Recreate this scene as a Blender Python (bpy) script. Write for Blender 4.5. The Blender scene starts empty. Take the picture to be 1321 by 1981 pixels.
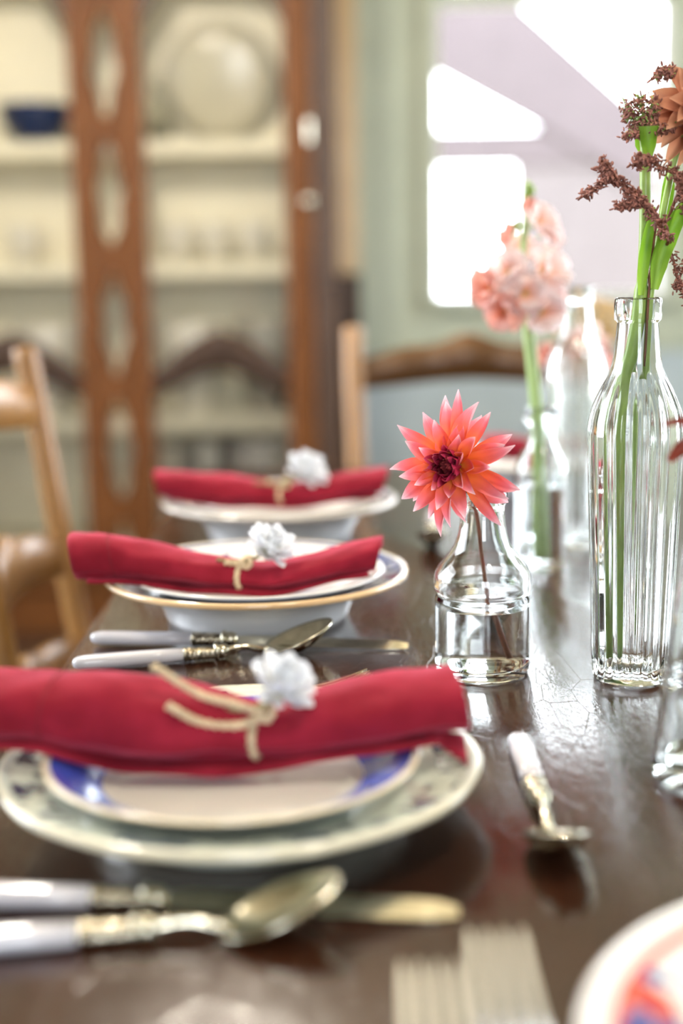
import bpy, math, random
from mathutils import Vector, Matrix

# ------------------------------------------------------------------ camera, world, daylight, exposure
scn = bpy.context.scene
COL = scn.collection
R = math.radians
sin, cos, pi = math.sin, math.cos, math.pi

cam_d = bpy.data.cameras.new('camera')
cam_d.sensor_fit = 'VERTICAL'; cam_d.sensor_height = 36.0; cam_d.lens = 49.07
cam_d.dof.use_dof = True; cam_d.dof.focus_distance = 1.015; cam_d.dof.aperture_fstop = 1.95
cam_d.dof.aperture_blades = 8; cam_d.dof.aperture_rotation = R(12)
cam_d.clip_start = 0.02
cam = bpy.data.objects.new('camera', cam_d); COL.objects.link(cam)
_p, _r = R(10.0), R(0.9)
_fw = Vector((0, cos(_p), -sin(_p))); _rt = Vector((1, 0, 0)); _up = _rt.cross(_fw)
_rt2 = _rt*cos(_r) - _up*sin(_r); _up2 = _rt*sin(_r) + _up*cos(_r)
cam.matrix_world = Matrix(((_rt2.x, _up2.x, -_fw.x, 0), (_rt2.y, _up2.y, -_fw.y, 0), (_rt2.z, _up2.z, -_fw.z, 1.06), (0, 0, 0, 1)))
scn.camera = cam

world = bpy.data.worlds.new('overcast_sky'); scn.world = world; world.use_nodes = True
bgn = world.node_tree.nodes['Background']
bgn.inputs[0].default_value = (0.88, 0.94, 1.0, 1); bgn.inputs[1].default_value = 8.0

scn.view_settings.view_transform = 'Standard'; scn.view_settings.look = 'None'
scn.view_settings.gamma = 1.0; scn.view_settings.use_curve_mapping = False
scn.view_settings.exposure = 0.9
scn.cycles.max_bounces = 12; scn.cycles.transmission_bounces = 12; scn.cycles.transparent_max_bounces = 12
scn.cycles.glossy_bounces = 6; scn.cycles.diffuse_bounces = 4
scn.cycles.sample_clamp_indirect = 12.0
scn.cycles.use_denoising = True; scn.cycles.adaptive_threshold = 0.025

# windows of the room: (wall, from, to, sill height, head height)
ROOM = dict(x0=-2.6, x1=2.4, y0=-2.6, y1=4.5, h=2.7)
WINS = [('back', .318, 1.046, .948, 2.46), ('back', 1.40, 2.15, .948, 2.46), ('right', 1.7, 3.7, .6, 2.4),
        ('left', 1.0, 4.2, .7, 2.6), ('rear', -.35, .78, .5, 2.5)]
for w, a, b, z0, z1 in WINS:                    # the sky's light is sampled through each window opening
    ld = bpy.data.lights.new('window_daylight', 'AREA'); ld.shape = 'RECTANGLE'
    ld.size = b-a; ld.size_y = z1-z0; ld.cycles.is_portal = True
    lo = bpy.data.objects.new('window_daylight', ld); COL.objects.link(lo)
    c = (a+b)/2; zc = (z0+z1)/2
    if w == 'back': lo.location = (c, ROOM['y1']+.13, zc); lo.rotation_euler = (R(-90), 0, 0)
    if w == 'rear': lo.location = (c, ROOM['y0']-.13, zc); lo.rotation_euler = (R(90), 0, 0)
    if w == 'right': lo.location = (ROOM['x1']+.13, c, zc); lo.rotation_euler = (R(90), 0, R(90))
    if w == 'left': lo.location = (ROOM['x0']-.13, c, zc); lo.rotation_euler = (R(90), 0, R(-90))

# ------------------------------------------------------------------ mesh helpers (all return (verts, faces))
def box(x0, x1, y0, y1, z0, z1):
    v = [(x, y, z) for z in (z0, z1) for y in (y0, y1) for x in (x0, x1)]
    return v, [(0, 2, 3, 1), (4, 5, 7, 6), (0, 1, 5, 4), (2, 6, 7, 3), (0, 4, 6, 2), (1, 3, 7, 5)]
def bbox(x0, x1, y0, y1, z0, z1, b=.004):
    """box with chamfered edges"""
    v = []; f = []
    for sx, X in ((-1, x0), (1, x1)):
        for sy, Y in ((-1, y0), (1, y1)):
            for sz, Z in ((-1, z0), (1, z1)):
                v += [(X, Y-sy*b, Z-sz*b), (X-sx*b, Y, Z-sz*b), (X-sx*b, Y-sy*b, Z)]
    def i(sx, sy, sz, k): return (sx*4+sy*2+sz)*3+k
    f += [(i(s, 0, 0, 0), i(s, 1, 0, 0), i(s, 1, 1, 0), i(s, 0, 1, 0)) for s in (0, 1)]
    f += [(i(0, s, 0, 1), i(1, s, 0, 1), i(1, s, 1, 1), i(0, s, 1, 1)) for s in (0, 1)]
    f += [(i(0, 0, s, 2), i(1, 0, s, 2), i(1, 1, s, 2), i(0, 1, s, 2)) for s in (0, 1)]
    for a in (0, 1):
        for c in (0, 1):
            f += [(i(a, c, 0, 0), i(a, c, 1, 0), i(a, c, 1, 1), i(a, c, 0, 1)),
                  (i(a, 0, c, 0), i(a, 1, c, 0), i(a, 1, c, 2), i(a, 0, c, 2)),
                  (i(0, a, c, 1), i(1, a, c, 1), i(1, a, c, 2), i(0, a, c, 2))]
            for d in (0, 1): f.append((i(a, c, d, 0), i(a, c, d, 1), i(a, c, d, 2)))
    return v, f
def join(*ms):
    V = []; F = []
    for v, f in ms:
        o = len(V); V += list(v); F += [tuple(i+o for i in q) for q in f]
    return V, F
def xf(m, M): return [tuple(M @ Vector(p)) for p in m[0]], m[1]
def mv(m, x, y, z): return [(a+x, b+y, c+z) for a, b, c in m[0]], m[1]
def lathe(prof, n=48, rib=None):
    V = []; F = []; rows = []
    for pi_, (r, z) in enumerate(prof):
        if r < 1e-6: rows.append([len(V)]); V.append((0, 0, z)); continue
        row = []
        for k in range(n):
            a = 2*pi*k/n; q = rib(pi_, r, z, a) if rib else r
            row.append(len(V)); V.append((q*cos(a), q*sin(a), z))
        rows.append(row)
    for A, B in zip(rows, rows[1:]):
        for k in range(n):
            l = (k+1) % n
            if len(A) == 1 and len(B) == 1: continue
            if len(A) == 1: F.append((A[0], B[l], B[k]))
            elif len(B) == 1: F.append((A[k], A[l], B[0]))
            else: F.append((A[k], A[l], B[l], B[k]))
    return V, F
def smooth_path(pts, n):
    pts = [Vector(p) for p in pts]; out = []
    P = [pts[0]*2-pts[1]]+pts+[pts[-1]*2-pts[-2]]
    for i in range(1, len(P)-2):
        for k in range(n):
            t = k/n; a, b, c, d = P[i-1:i+3]
            out.append(.5*((2*b)+(c-a)*t+(2*a-5*b+4*c-d)*t*t+(3*b-a-3*c+d)*t**3))
    return out+[pts[-1]]
def tube(pts, rad, n=8, flat=1.0):
    pts = [Vector(p) for p in pts]; m = len(pts)
    rads = rad if isinstance(rad, (list, tuple)) else [rad]*m
    V = []; F = []; nrm = None
    for i, p in enumerate(pts):
        t = (pts[min(i+1, m-1)]-pts[max(i-1, 0)]).normalized()
        if nrm is None: nrm = t.orthogonal().normalized()
        else: nrm = (nrm-t*nrm.dot(t)).normalized()
        b = t.cross(nrm)
        for k in range(n):
            a = 2*pi*k/n; V.append(tuple(p+(nrm*cos(a)+b*sin(a)*flat)*rads[i]))
    for i in range(m-1):
        for k in range(n):
            l = (k+1) % n; F.append((i*n+k, i*n+l, (i+1)*n+l, (i+1)*n+k))
    F.append(tuple(range(n))[::-1]); F.append(tuple((m-1)*n+k for k in range(n)))
    return V, F
def loft(st, n=16, p=1.0, mod=None):
    """closed body along x from elliptical sections (x, half width, half height, z centre)"""
    V = []; F = []
    for i, (x, w, h, zc) in enumerate(st):
        for k in range(n):
            a = 2*pi*k/n; q = mod(x, a) if mod else 1
            c, s = cos(a), sin(a)
            c = math.copysign(abs(c)**p, c); s = math.copysign(abs(s)**p, s)
            V.append((x, w*c*q, zc+h*s*q))
    for i in range(len(st)-1):
        for k in range(n):
            l = (k+1) % n; F.append((i*n+k, i*n+l, (i+1)*n+l, (i+1)*n+k))
    F.append(tuple(range(n))[::-1]); F.append(tuple((len(st)-1)*n+k for k in range(n)))
    return V, F
def prism(poly, y0, y1):
    """polygon in x,z pushed along y"""
    n = len(poly); V = [(x, y0, z) for x, z in poly]+[(x, y1, z) for x, z in poly]
    return V, [tuple(range(n)), tuple(range(2*n-1, n-1, -1))]+[(i, i+n, (i+1) % n+n, (i+1) % n) for i in range(n)]
def sphere(r, c=(0, 0, 0), n=12, m=8, s=(1, 1, 1)):
    V, F = lathe([(r*sin(pi*i/m), -r*cos(pi*i/m)) for i in range(m+1)], n)
    return [(c[0]+x*s[0], c[1]+y*s[1], c[2]+z*s[2]) for x, y, z in V], F
def ring(R_, r, n=32, m=10, z=0):
    V = []; F = []
    for i in range(n):
        a = 2*pi*i/n
        for k in range(m):
            b = 2*pi*k/m; q = R_+r*cos(b); V.append((q*cos(a), q*sin(a), z+r*sin(b)))
    for i in range(n):
        for k in range(m):
            F.append((i*m+k, ((i+1) % n)*m+k, ((i+1) % n)*m+(k+1) % m, i*m+(k+1) % m))
    return V, F

# ------------------------------------------------------------------ object helpers
def mesh(name, m, mat, smooth=True, uv=None):
    me = bpy.data.meshes.new(name); me.from_pydata([tuple(v) for v in m[0]], [], [tuple(f) for f in m[1]])
    if uv:
        L = me.uv_layers.new(name='UVMap')
        for l in me.loops: L.data[l.index].uv = uv[l.vertex_index]
    me.materials.append(mat)
    if smooth:
        me.polygons.foreach_set('use_smooth', [True]*len(me.polygons))
        if smooth != 'all': me.set_sharp_from_angle(angle=R(40))
    me.validate(); me.update()
    return me
def ob(name, data, parent=None, M=None):
    o = bpy.data.objects.new(name, data); COL.objects.link(o)
    if parent: o.parent = parent
    if M is not None: o.matrix_basis = M
    return o
def part(name, m, mat, parent, smooth=True, uv=None, world=False, label=None):
    if world:
        q = parent; off = Vector((0, 0, 0))
        while q: off += q.location; q = q.parent
        m = mv(m, -off.x, -off.y, -off.z)
    o = ob(name, mesh(name, m, mat, smooth, uv), parent)
    if label: o['label'] = label
    return o
def tag(o, label, cat, group=None):
    o['label'] = label; o['category'] = cat
    if group: o['group'] = group
    return o
def thing(name, label, cat, loc=(0, 0, 0), rz=0, group=None):
    o = ob(name, None); o.location = loc; o.rotation_euler = (0, 0, rz)
    return tag(o, label, cat, group)
def struct(name, m, mat, label, smooth=False, parent=None):
    o = ob(name, mesh(name, m, mat, smooth), parent); o['kind'] = 'structure'; o['label'] = label
    return o
def sroot(name, label, loc=(0, 0, 0)):
    o = ob(name, None); o.location = loc; o['kind'] = 'structure'; o['label'] = label
    return o
def copy_tree(o, parent=None):
    c = o.copy(); COL.objects.link(c); c.parent = parent
    for ch in list(o.children): copy_tree(ch, c)
    return c
def dup(o, label, loc, rz=None, group=None):
    c = copy_tree(o); c.location = loc; c['label'] = label
    if rz is not None: c.rotation_euler = (0, 0, rz)
    if group: c['group'] = group
    return c
def solidify(o, t, off=-1):
    md = o.modifiers.new('thickness', 'SOLIDIFY'); md.thickness = t; md.offset = off
    return o
def frame(d, up=(0, 0, 1)):
    """rotation whose Y axis is d and whose Z axis is near up"""
    y = Vector(d).normalized(); z = Vector(up); z = z-y*z.dot(y)
    if z.length < 1e-4: z = y.orthogonal()
    z.normalize(); x = y.cross(z)
    return Matrix(((x.x, y.x, z.x, 0), (x.y, y.y, z.y, 0), (x.z, y.z, z.z, 0), (0, 0, 0, 1)))

# ------------------------------------------------------------------ materials
class G:
    """small node-graph helper"""
    def __init__(s, name):
        s.m = bpy.data.materials.new(name); s.m.use_nodes = True; s.t = s.m.node_tree
        s.b = s.t.nodes['Principled BSDF']; s.out = s.t.nodes['Material Output']
    def n(s, kind, ins=None, **kw):
        nd = s.t.nodes.new(kind)
        for k, v in kw.items(): setattr(nd, k, v)
        for k, v in (ins or {}).items(): s.set(nd, k, v)
        return nd
    def set(s, nd, k, v):
        if isinstance(v, bpy.types.Node): v = v.outputs[0]
        if isinstance(v, bpy.types.NodeSocket): s.t.links.new(v, nd.inputs[k])
        else: nd.inputs[k].default_value = v
    def math(s, op, a, b=None, c=None):
        nd = s.n('ShaderNodeMath', operation=op)
        for i, v in enumerate((a, b, c)):
            if v is not None: s.set(nd, i, v)
        return nd.outputs[0]
    def mix(s, f, a, b):
        nd = s.n('ShaderNodeMix', data_type='RGBA')
        s.set(nd, 0, f); s.set(nd, 6, a); s.set(nd, 7, b)
        return nd.outputs[2]
    def ramp(s, f, stops):
        nd = s.n('ShaderNodeValToRGB'); s.set(nd, 0, f); e = nd.color_ramp.elements
        while len(e) < len(stops): e.new(.5)
        for el, (p, c) in zip(e, stops):
            el.position = p; el.color = c if len(c) == 4 else (*c, 1)
        return nd.outputs[0]
    def coord(s, kind='Object', scale=(1, 1, 1)):
        tc = s.n('ShaderNodeTexCoord'); mp = s.n('ShaderNodeMapping', {'Vector': tc.outputs[kind], 'Scale': scale})
        return mp.outputs[0]
    def noise(s, co, scale, detail=3, rough=.5):
        return s.n('ShaderNodeTexNoise', {'Vector': co, 'Scale': scale, 'Detail': detail, 'Roughness': rough}).outputs[0]
    def bump(s, h, strength=.2, dist=.001):
        nd = s.n('ShaderNodeBump', {'Height': h, 'Strength': strength, 'Distance': dist}); s.set(s.b, 'Normal', nd)
        return nd
    def P(s, **kw):
        for k, v in kw.items(): s.set(s.b, k.replace('_', ' '), v)
        return s
def C(r, g, b, a=1):
    """sRGB 0-255 to linear"""
    f = lambda c: ((c/255+.055)/1.055)**2.4 if c > 10 else c/255/12.92
    return (f(r), f(g), f(b), a)
def plain(name, col, rough=.5, var=.08, scale=20, metal=0, coat=0, bump=0, spec=.5):
    g = G(name); co = g.coord(); nz = g.noise(co, scale)
    d = tuple(c*(1-var) for c in col[:3])+(1,); l = tuple(min(1, c*(1+var)) for c in col[:3])+(1,)
    g.P(Base_Color=g.ramp(nz, [(.3, d), (.7, l)]), Roughness=rough, Metallic=metal, Coat_Weight=coat, Specular_IOR_Level=spec)
    if bump: g.bump(nz, bump, .002)
    return g.m
def wood(name, dark, light, axis=2, rough=.35, scale=6, coat=.2, spec=.5):
    g = G(name); sc = [14, 14, 14]; sc[axis] = 1.2
    co = g.coord('Object', tuple(sc)); nz = g.noise(co, scale, 5, .6)
    g.P(Base_Color=g.ramp(nz, [(.25, dark), (.75, light)]), Roughness=rough, Coat_Weight=coat, Coat_Roughness=.2, Specular_IOR_Level=spec)
    g.bump(nz, .15, .002)
    return g.m
def petal_mat(name, stops, back=None, rough=.5, trans=.35):
    """colour runs along the petal (UV v), paler underside, light passes through a little"""
    g = G(name); tc = g.n('ShaderNodeTexCoord'); sp = g.n('ShaderNodeSeparateXYZ', {0: tc.outputs['UV']})
    mp = g.n('ShaderNodeMapping', {'Vector': tc.outputs['UV'], 'Scale': (26, 1.5, 1)})
    st = g.noise(mp.outputs[0], 1.0, 2)
    v = g.math('ADD', sp.outputs[1], g.math('MULTIPLY', g.math('SUBTRACT', st, .5), .22))
    col = g.ramp(v, stops)
    if back:
        ge = g.n('ShaderNodeNewGeometry'); col = g.mix(g.math('MULTIPLY', ge.outputs['Backfacing'], .75), col, back)
    g.P(Base_Color=col, Roughness=rough, Specular_IOR_Level=.3)
    g.bump(st, .25, .0008)
    tr = g.n('ShaderNodeBsdfTranslucent', {'Color': col}); mx = g.n('ShaderNodeMixShader', {0: trans, 1: g.b.outputs[0], 2: tr})
    g.t.links.new(mx.outputs[0], g.out.inputs[0])
    return g.m
def pane_mat(name, tint=(1, 1, 1, 1)):
    g = G(name); fr = g.n('ShaderNodeFresnel', {'IOR': 1.45}); tp = g.n('ShaderNodeBsdfTransparent', {'Color': tint})
    gl = g.n('ShaderNodeBsdfGlossy', {'Roughness': .02}); mx = g.n('ShaderNodeMixShader', {0: fr.outputs[0], 1: tp, 2: gl})
    g.t.links.new(mx.outputs[0], g.out.inputs[0])
    return g.m
def glass_mat(name, col=(.985, .995, .993, 1), ior=1.47, rough=0.0):
    g = G(name); gl = g.n('ShaderNodeBsdfGlass', {'Color': col, 'IOR': ior, 'Roughness': rough})
    g.t.links.new(gl.outputs[0], g.out.inputs[0])
    return g.m
def china_mat(name, R_, base, edge, band=None, motif=None, fine=False, rs=90.0, cover=.56):
    """glazed china: base colour, rim line, optional coloured band (r0, r1, colour), printed sprigs (r0, r1, colours, density)"""
    g = G(name); tc = g.n('ShaderNodeTexCoord'); sp = g.n('ShaderNodeSeparateXYZ', {0: tc.outputs['Object']})
    x, y = sp.outputs[0], sp.outputs[1]
    r = g.math('SQRT', g.math('ADD', g.math('MULTIPLY', x, x), g.math('MULTIPLY', y, y)))
    th = g.math('ARCTAN2', y, x)
    def inband(a, b): return g.math('MULTIPLY', g.math('GREATER_THAN', r, a), g.math('LESS_THAN', r, b))
    up = g.n('ShaderNodeNewGeometry'); nz = g.n('ShaderNodeSeparateXYZ', {0: up.outputs['Normal']})
    top = g.math('GREATER_THAN', nz.outputs[2], .1)
    col = base
    if band:
        bc = band[2]
        if fine:
            vo = g.n('ShaderNodeTexVoronoi', {'Vector': tc.outputs['Object'], 'Scale': 420.0})
            bc = g.mix(g.math('MULTIPLY', vo.outputs[0], .9), band[2], tuple(min(1, c*2.1+.03) for c in band[2][:3])+(1,))
        col = g.mix(g.math('MULTIPLY', inband(band[0], band[1]), top), col, bc)
    if motif:
        r0, r1, cols, dens = motif
        cv = g.n('ShaderNodeCombineXYZ', {0: g.math('MULTIPLY', th, dens), 1: g.math('MULTIPLY', r, rs), 2: 0.0})
        for i, c in enumerate(cols):
            vo = g.n('ShaderNodeTexVoronoi', {'Vector': cv.outputs[0], 'Scale': .55+.23*i}); vo.inputs['Randomness'].default_value = 1
            nn = g.noise(cv.outputs[0], 1.3+.5*i, 2)
            k = g.math('LESS_THAN', g.math('ADD', vo.outputs[0], g.math('MULTIPLY', nn, .55)), cover+(.12 if cover > .6 and i == 0 else 0))
            # sprigs come in groups around the rim
            k = g.math('MULTIPLY', k, g.math('GREATER_THAN', g.math('SINE', g.math('ADD', g.math('MULTIPLY', th, 9.0), 1.9*i)), -.35))
            col = g.mix(g.math('MULTIPLY', g.math('MULTIPLY', k, inband(r0, r1)), top), col, c)
    col = g.mix(inband(R_*.978, R_*1.2), col, edge)
    g.P(Base_Color=col, Roughness=.12, Coat_Weight=.5, Coat_Roughness=.04, Specular_IOR_Level=.5)
    return g.m

M = {}
M['sage'] = plain('sage_green_paint', C(172, 178, 160), .55, .05, 9)
M['pale_blue'] = plain('pale_blue_grey_paint', C(172, 184, 189), .5, .05, 9)
M['ceiling'] = plain('white_ceiling_paint', C(205, 194, 168), .8, .03, 6)
M['white_paint'] = plain('white_window_paint', C(225, 224, 222), .4, .03, 12)
M['tan_board'] = wood('tan_pine', C(170, 132, 84), C(206, 174, 128), 2, .45)
M['floor'] = wood('dark_floor_oak', C(38, 24, 16), C(78, 52, 34), 1, .4)
M['cabinet'] = wood('brown_oak', C(70, 38, 14), C(116, 70, 32), 2, .5, 6, 0, .2)
M['cabinet_dark'] = wood('dark_carved_oak', C(48, 32, 22), C(84, 62, 48), 2, .45, 6, 0, .3)
M['cream'] = plain('cream_shelf_paint', C(246, 238, 212), .5, .04, 7)
M['chair'] = wood('honey_beech', C(122, 82, 38), C(170, 124, 68), 2, .4, 5, .15)
M['chair_dark'] = wood('brown_chair_oak', C(70, 44, 20), C(108, 72, 36), 1, .35, 5, .15)
M['rush'] = plain('woven_rush', C(150, 112, 66), .8, .2, 60, bump=.4)
M['pane'] = pane_mat('window_glass')
M['glass'] = glass_mat('clear_bottle_glass')
M['water'] = glass_mat('water', (1, 1, 1, 1), 1.33)
M['porch'] = plain('lilac_grey_weathered_timber', C(76, 66, 70), .7, .06, 8)
M['porch_light'] = plain('pale_lilac_boarding', C(90, 82, 84), .7, .05, 8)
M['ground'] = plain('pale_gravel', C(196, 188, 172), .9, .1, 14)

# dark polished table: deep brown grain under a worn gloss
g = G('dark_polished_wood'); co = g.coord('Object', (9, 1.0, 9)); nz = g.noise(co, 5, 5, .6); nb = g.noise(g.coord('Object'), 3.2, 2)
base = g.mix(g.math('MULTIPLY', nb, .5), g.ramp(nz, [(.25, C(22, 13, 9)), (.75, C(50, 29, 18))]), C(78, 38, 21))
rel = g.noise(g.coord('Object', (1, .4, 1)), 210, 3, .6)
wob = g.noise(g.coord('Object', (1, .6, 1)), 34, 2, .5)
scr = g.n('ShaderNodeTexVoronoi', {'Vector': g.coord('Object', (26, 9, 1)), 'Scale': 2.0}, feature='DISTANCE_TO_EDGE')
scrl = g.math('MINIMUM', g.math('MULTIPLY', scr.outputs[0], 60.0), 1.0)
ht = g.math('ADD', g.math('MULTIPLY', rel, .75), g.math('ADD', g.math('MULTIPLY', wob, .35), g.math('MULTIPLY', scrl, .12)))
g.P(Base_Color=base, Roughness=.16, Coat_Weight=.25, Coat_Roughness=.10, Specular_IOR_Level=.5)
bn = g.bump(ht, .40, .0012)
g.set(g.b, 'Coat Normal', bn)
M['table'] = g.m

# red linen
g = G('crimson_linen'); co = g.coord('Object'); w1 = g.n('ShaderNodeTexWave', {'Vector': co, 'Scale': 480.0, 'Distortion': .6}, bands_direction='X')
w2 = g.n('ShaderNodeTexWave', {'Vector': co, 'Scale': 480.0, 'Distortion': .6}, bands_direction='Z')
nz = g.noise(co, 38, 3)
wv = g.math('ADD', w1.outputs[1], w2.outputs[1])
g.P(Base_Color=g.ramp(nz, [(.25, C(128, 22, 38)), (.75, C(158, 36, 56))]), Roughness=.85, Specular_IOR_Level=.15, Sheen_Weight=.6, Sheen_Roughness=.35, Sheen_Tint=C(255, 120, 145))
lf_ = g.noise(g.coord('Object', (1, 1.6, 1.6)), 26, 2)
g.bump(g.math('ADD', g.math('MULTIPLY', wv, .06), g.math('ADD', g.math('MULTIPLY', nz, .5), g.math('MULTIPLY', lf_, 1.6))), .5, .0035)
M['linen'] = g.m
M['linen_dark'] = plain('crimson_stitching', C(128, 18, 36), .9, .1, 60)
M['twine'] = plain('jute_twine', C(208, 186, 152), .9, .25, 220, bump=.5)
M['dry_stem'] = plain('dry_olive_stem', C(134, 124, 84), .8, .2, 120)
M['pearl'] = plain('mother_of_pearl', C(212, 211, 222), .18, .04, 40, coat=.6)
g = G('old_silver'); nz = g.noise(g.coord('Object'), 90, 3)
g.P(Base_Color=g.ramp(nz, [(.3, C(196, 190, 172)), (.7, C(232, 226, 206))]), Metallic=1, Roughness=.16); M['silver'] = g.m
g = G('tarnished_silver'); nz = g.noise(g.coord('Object'), 160, 3)
g.P(Base_Color=g.ramp(nz, [(.35, C(96, 84, 66)), (.6, C(222, 214, 194))]), Metallic=1, Roughness=.25); g.bump(nz, .3, .001); M['silver_chased'] = g.m
g = G('brushed_steel'); nz = g.noise(g.coord('Object', (1, 30, 1)), 60, 3)
g.P(Base_Color=g.ramp(nz, [(.3, C(222, 222, 220)), (.7, C(244, 244, 242))]), Metallic=.75, Roughness=.26); M['steel'] = g.m
M['green_stem'] = plain('fresh_green_stem', C(140, 168, 84), .4, .15, 60)
M['pale_stem'] = plain('pale_green_stem', C(168, 196, 128), .4, .1, 60)
M['leaf'] = petal_mat('green_leaf', [(0, C(150, 186, 74)), (.6, C(122, 168, 46)), (1, C(134, 174, 66))], C(156, 190, 100), .35, .45)
M['red_stem'] = plain('russet_stem', C(112, 62, 40), .5, .2, 80)
M['brown_bud'] = plain('russet_brown_buds', C(140, 90, 78), .65, .45, 300)
M['dark_red'] = petal_mat('dark_red_leaf', [(0, C(92, 30, 24)), (1, C(130, 56, 40))], C(110, 50, 40), .5, .25)
M['dahlia'] = petal_mat('coral_petal', [(.0, C(252, 158, 52)), (.34, C(250, 138, 78)), (.6, C(241, 116, 106)), (.8, C(242, 136, 150)), (.98, C(253, 220, 228))], C(248, 178, 186), .45, .3)
M['dahlia_in'] = petal_mat('magenta_petal', [(.0, C(150, 30, 50)), (.5, C(176, 34, 66)), (.9, C(206, 74, 106)), (1, C(236, 150, 150))], C(170, 40, 76), .45, .2)
M['dahlia_core'] = petal_mat('burgundy_petal', [(.0, C(60, 6, 22)), (.6, C(106, 10, 38)), (1, C(190, 90, 80))], C(80, 8, 30), .5, .1)
M['white_petal'] = petal_mat('white_petal', [(0, C(196, 190, 172)), (.45, C(236, 237, 239)), (1, C(248, 249, 252))], C(226, 229, 235), .6, .15)
M['blush'] = petal_mat('blush_petal', [(0, C(238, 190, 120)), (.3, C(247, 212, 200)), (.7, C(251, 232, 231)), (1, C(253, 243, 244))], C(251, 222, 218), .5, .45)
M['peach'] = petal_mat('peach_petal', [(0, C(226, 140, 90)), (.4, C(238, 168, 146)), (1, C(246, 206, 198))], C(236, 166, 148), .5, .4)
M['bronze'] = petal_mat('bronze_petal', [(0, C(126, 70, 50)), (.5, C(176, 112, 84)), (1, C(208, 156, 124))], C(170, 112, 90), .6, .35)
M['straw'] = petal_mat('straw_petal', [(0, C(150, 116, 72)), (.5, C(200, 170, 122)), (1, C(222, 198, 156))], C(190, 160, 116), .7, .35)

# ------------------------------------------------------------------ the room
X0, X1, Y0, Y1, H = (ROOM[k] for k in ('x0', 'x1', 'y0', 'y1', 'h'))
fl = struct('floor', box(X0-.2, X1+.2, Y0-.2, Y1+.2, -.12, -.02), M['floor'], 'dark wooden floor of the dining room')
pl = mesh('plank', bbox(-.088, .088, Y0, Y1, -.02, 0, .002), M['floor'], False)
for i in range(28):
    ob('plank', pl, fl, Matrix.Translation((X0+.09+i*.18, 0, 0)))
struct('ceiling', box(X0-.2, X1+.2, Y0-.2, Y1+.2, H, H+.12), M['ceiling'], 'white ceiling of the dining room')
T = .14
def wall(name, side, label):
    """wall slab made of the pieces left around its window openings"""
    ws = sorted((a, b, z0, z1) for w, a, b, z0, z1 in WINS if w == side)
    lo, hi = (X0, X1) if side in ('back', 'rear') else (Y0-T, Y1+T)
    def slab(a, b, z0, z1):
        if side == 'back': return box(a, b, Y1, Y1+T, z0, z1)
        if side == 'rear': return box(a, b, Y0-T, Y0, z0, z1)
        if side == 'right': return box(X1, X1+T, a, b, z0, z1)
        return box(X0-T, X0, a, b, z0, z1)
    ms = []; c = lo
    for a, b, z0, z1 in ws:
        ms += [slab(c, a, 0, H), slab(a, b, 0, z0), slab(a, b, z1, H)]; c = b
    ms.append(slab(c, hi, 0, H))
    return struct(name, join(*ms), M['sage'], label)
wb = wall('wall_back', 'back', 'sage green boarded wall behind the cabinet and window')
wall('wall_right', 'right', 'sage green side wall with tall windows')
wall('wall_left', 'left', 'sage green side wall behind the chairs')
wall('wall_rear', 'rear', 'sage green wall behind the viewer')
# vertical boards on the back wall, cut round the window
bx = X0; k = 0
DADO = .78
while bx < X1-.02:
    a, b = bx+.0015, min(bx+.1005, X1)
    segs = [(DADO+.03, H)]
    for _, wa, wb_, wz0, wz1 in WINS[:2]:
        if b > wa-.05 and a < wb_+.05: segs = [(DADO+.03, wz0-.052), (wz1+.052, H)]
    for z0, z1 in segs:
        part('plank', bbox(a, b, Y1-.014, Y1, z0, z1, .003), M['sage'], wb, False)
    part('plank', bbox(a, b, Y1-.018, Y1, .1, DADO, .003), M['pale_blue'], wb, False)
    bx += .1
struct('trim_1', bbox(X0, X1, Y1-.034, Y1, DADO, DADO+.03, .006), M['sage'], 'sage green dado rail along the boarded wall')
struct('baseboard_back', bbox(X0, X1, Y1-.022, Y1, 0, .1, .006), M['pale_blue'], 'pale blue grey skirting under the boarded wall')
struct('trim_2', bbox(-.018, .066, Y1-.05, Y1-.014, 1.035, H, .006), M['tan_board'], 'tan pine upright board between cabinet and green wall')
struct('trim_3', bbox(-.024, .072, Y1-.07, Y1-.018, 0, 1.033, .006), M['cabinet_dark'], 'dark wooden post below the tan upright board')

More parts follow.
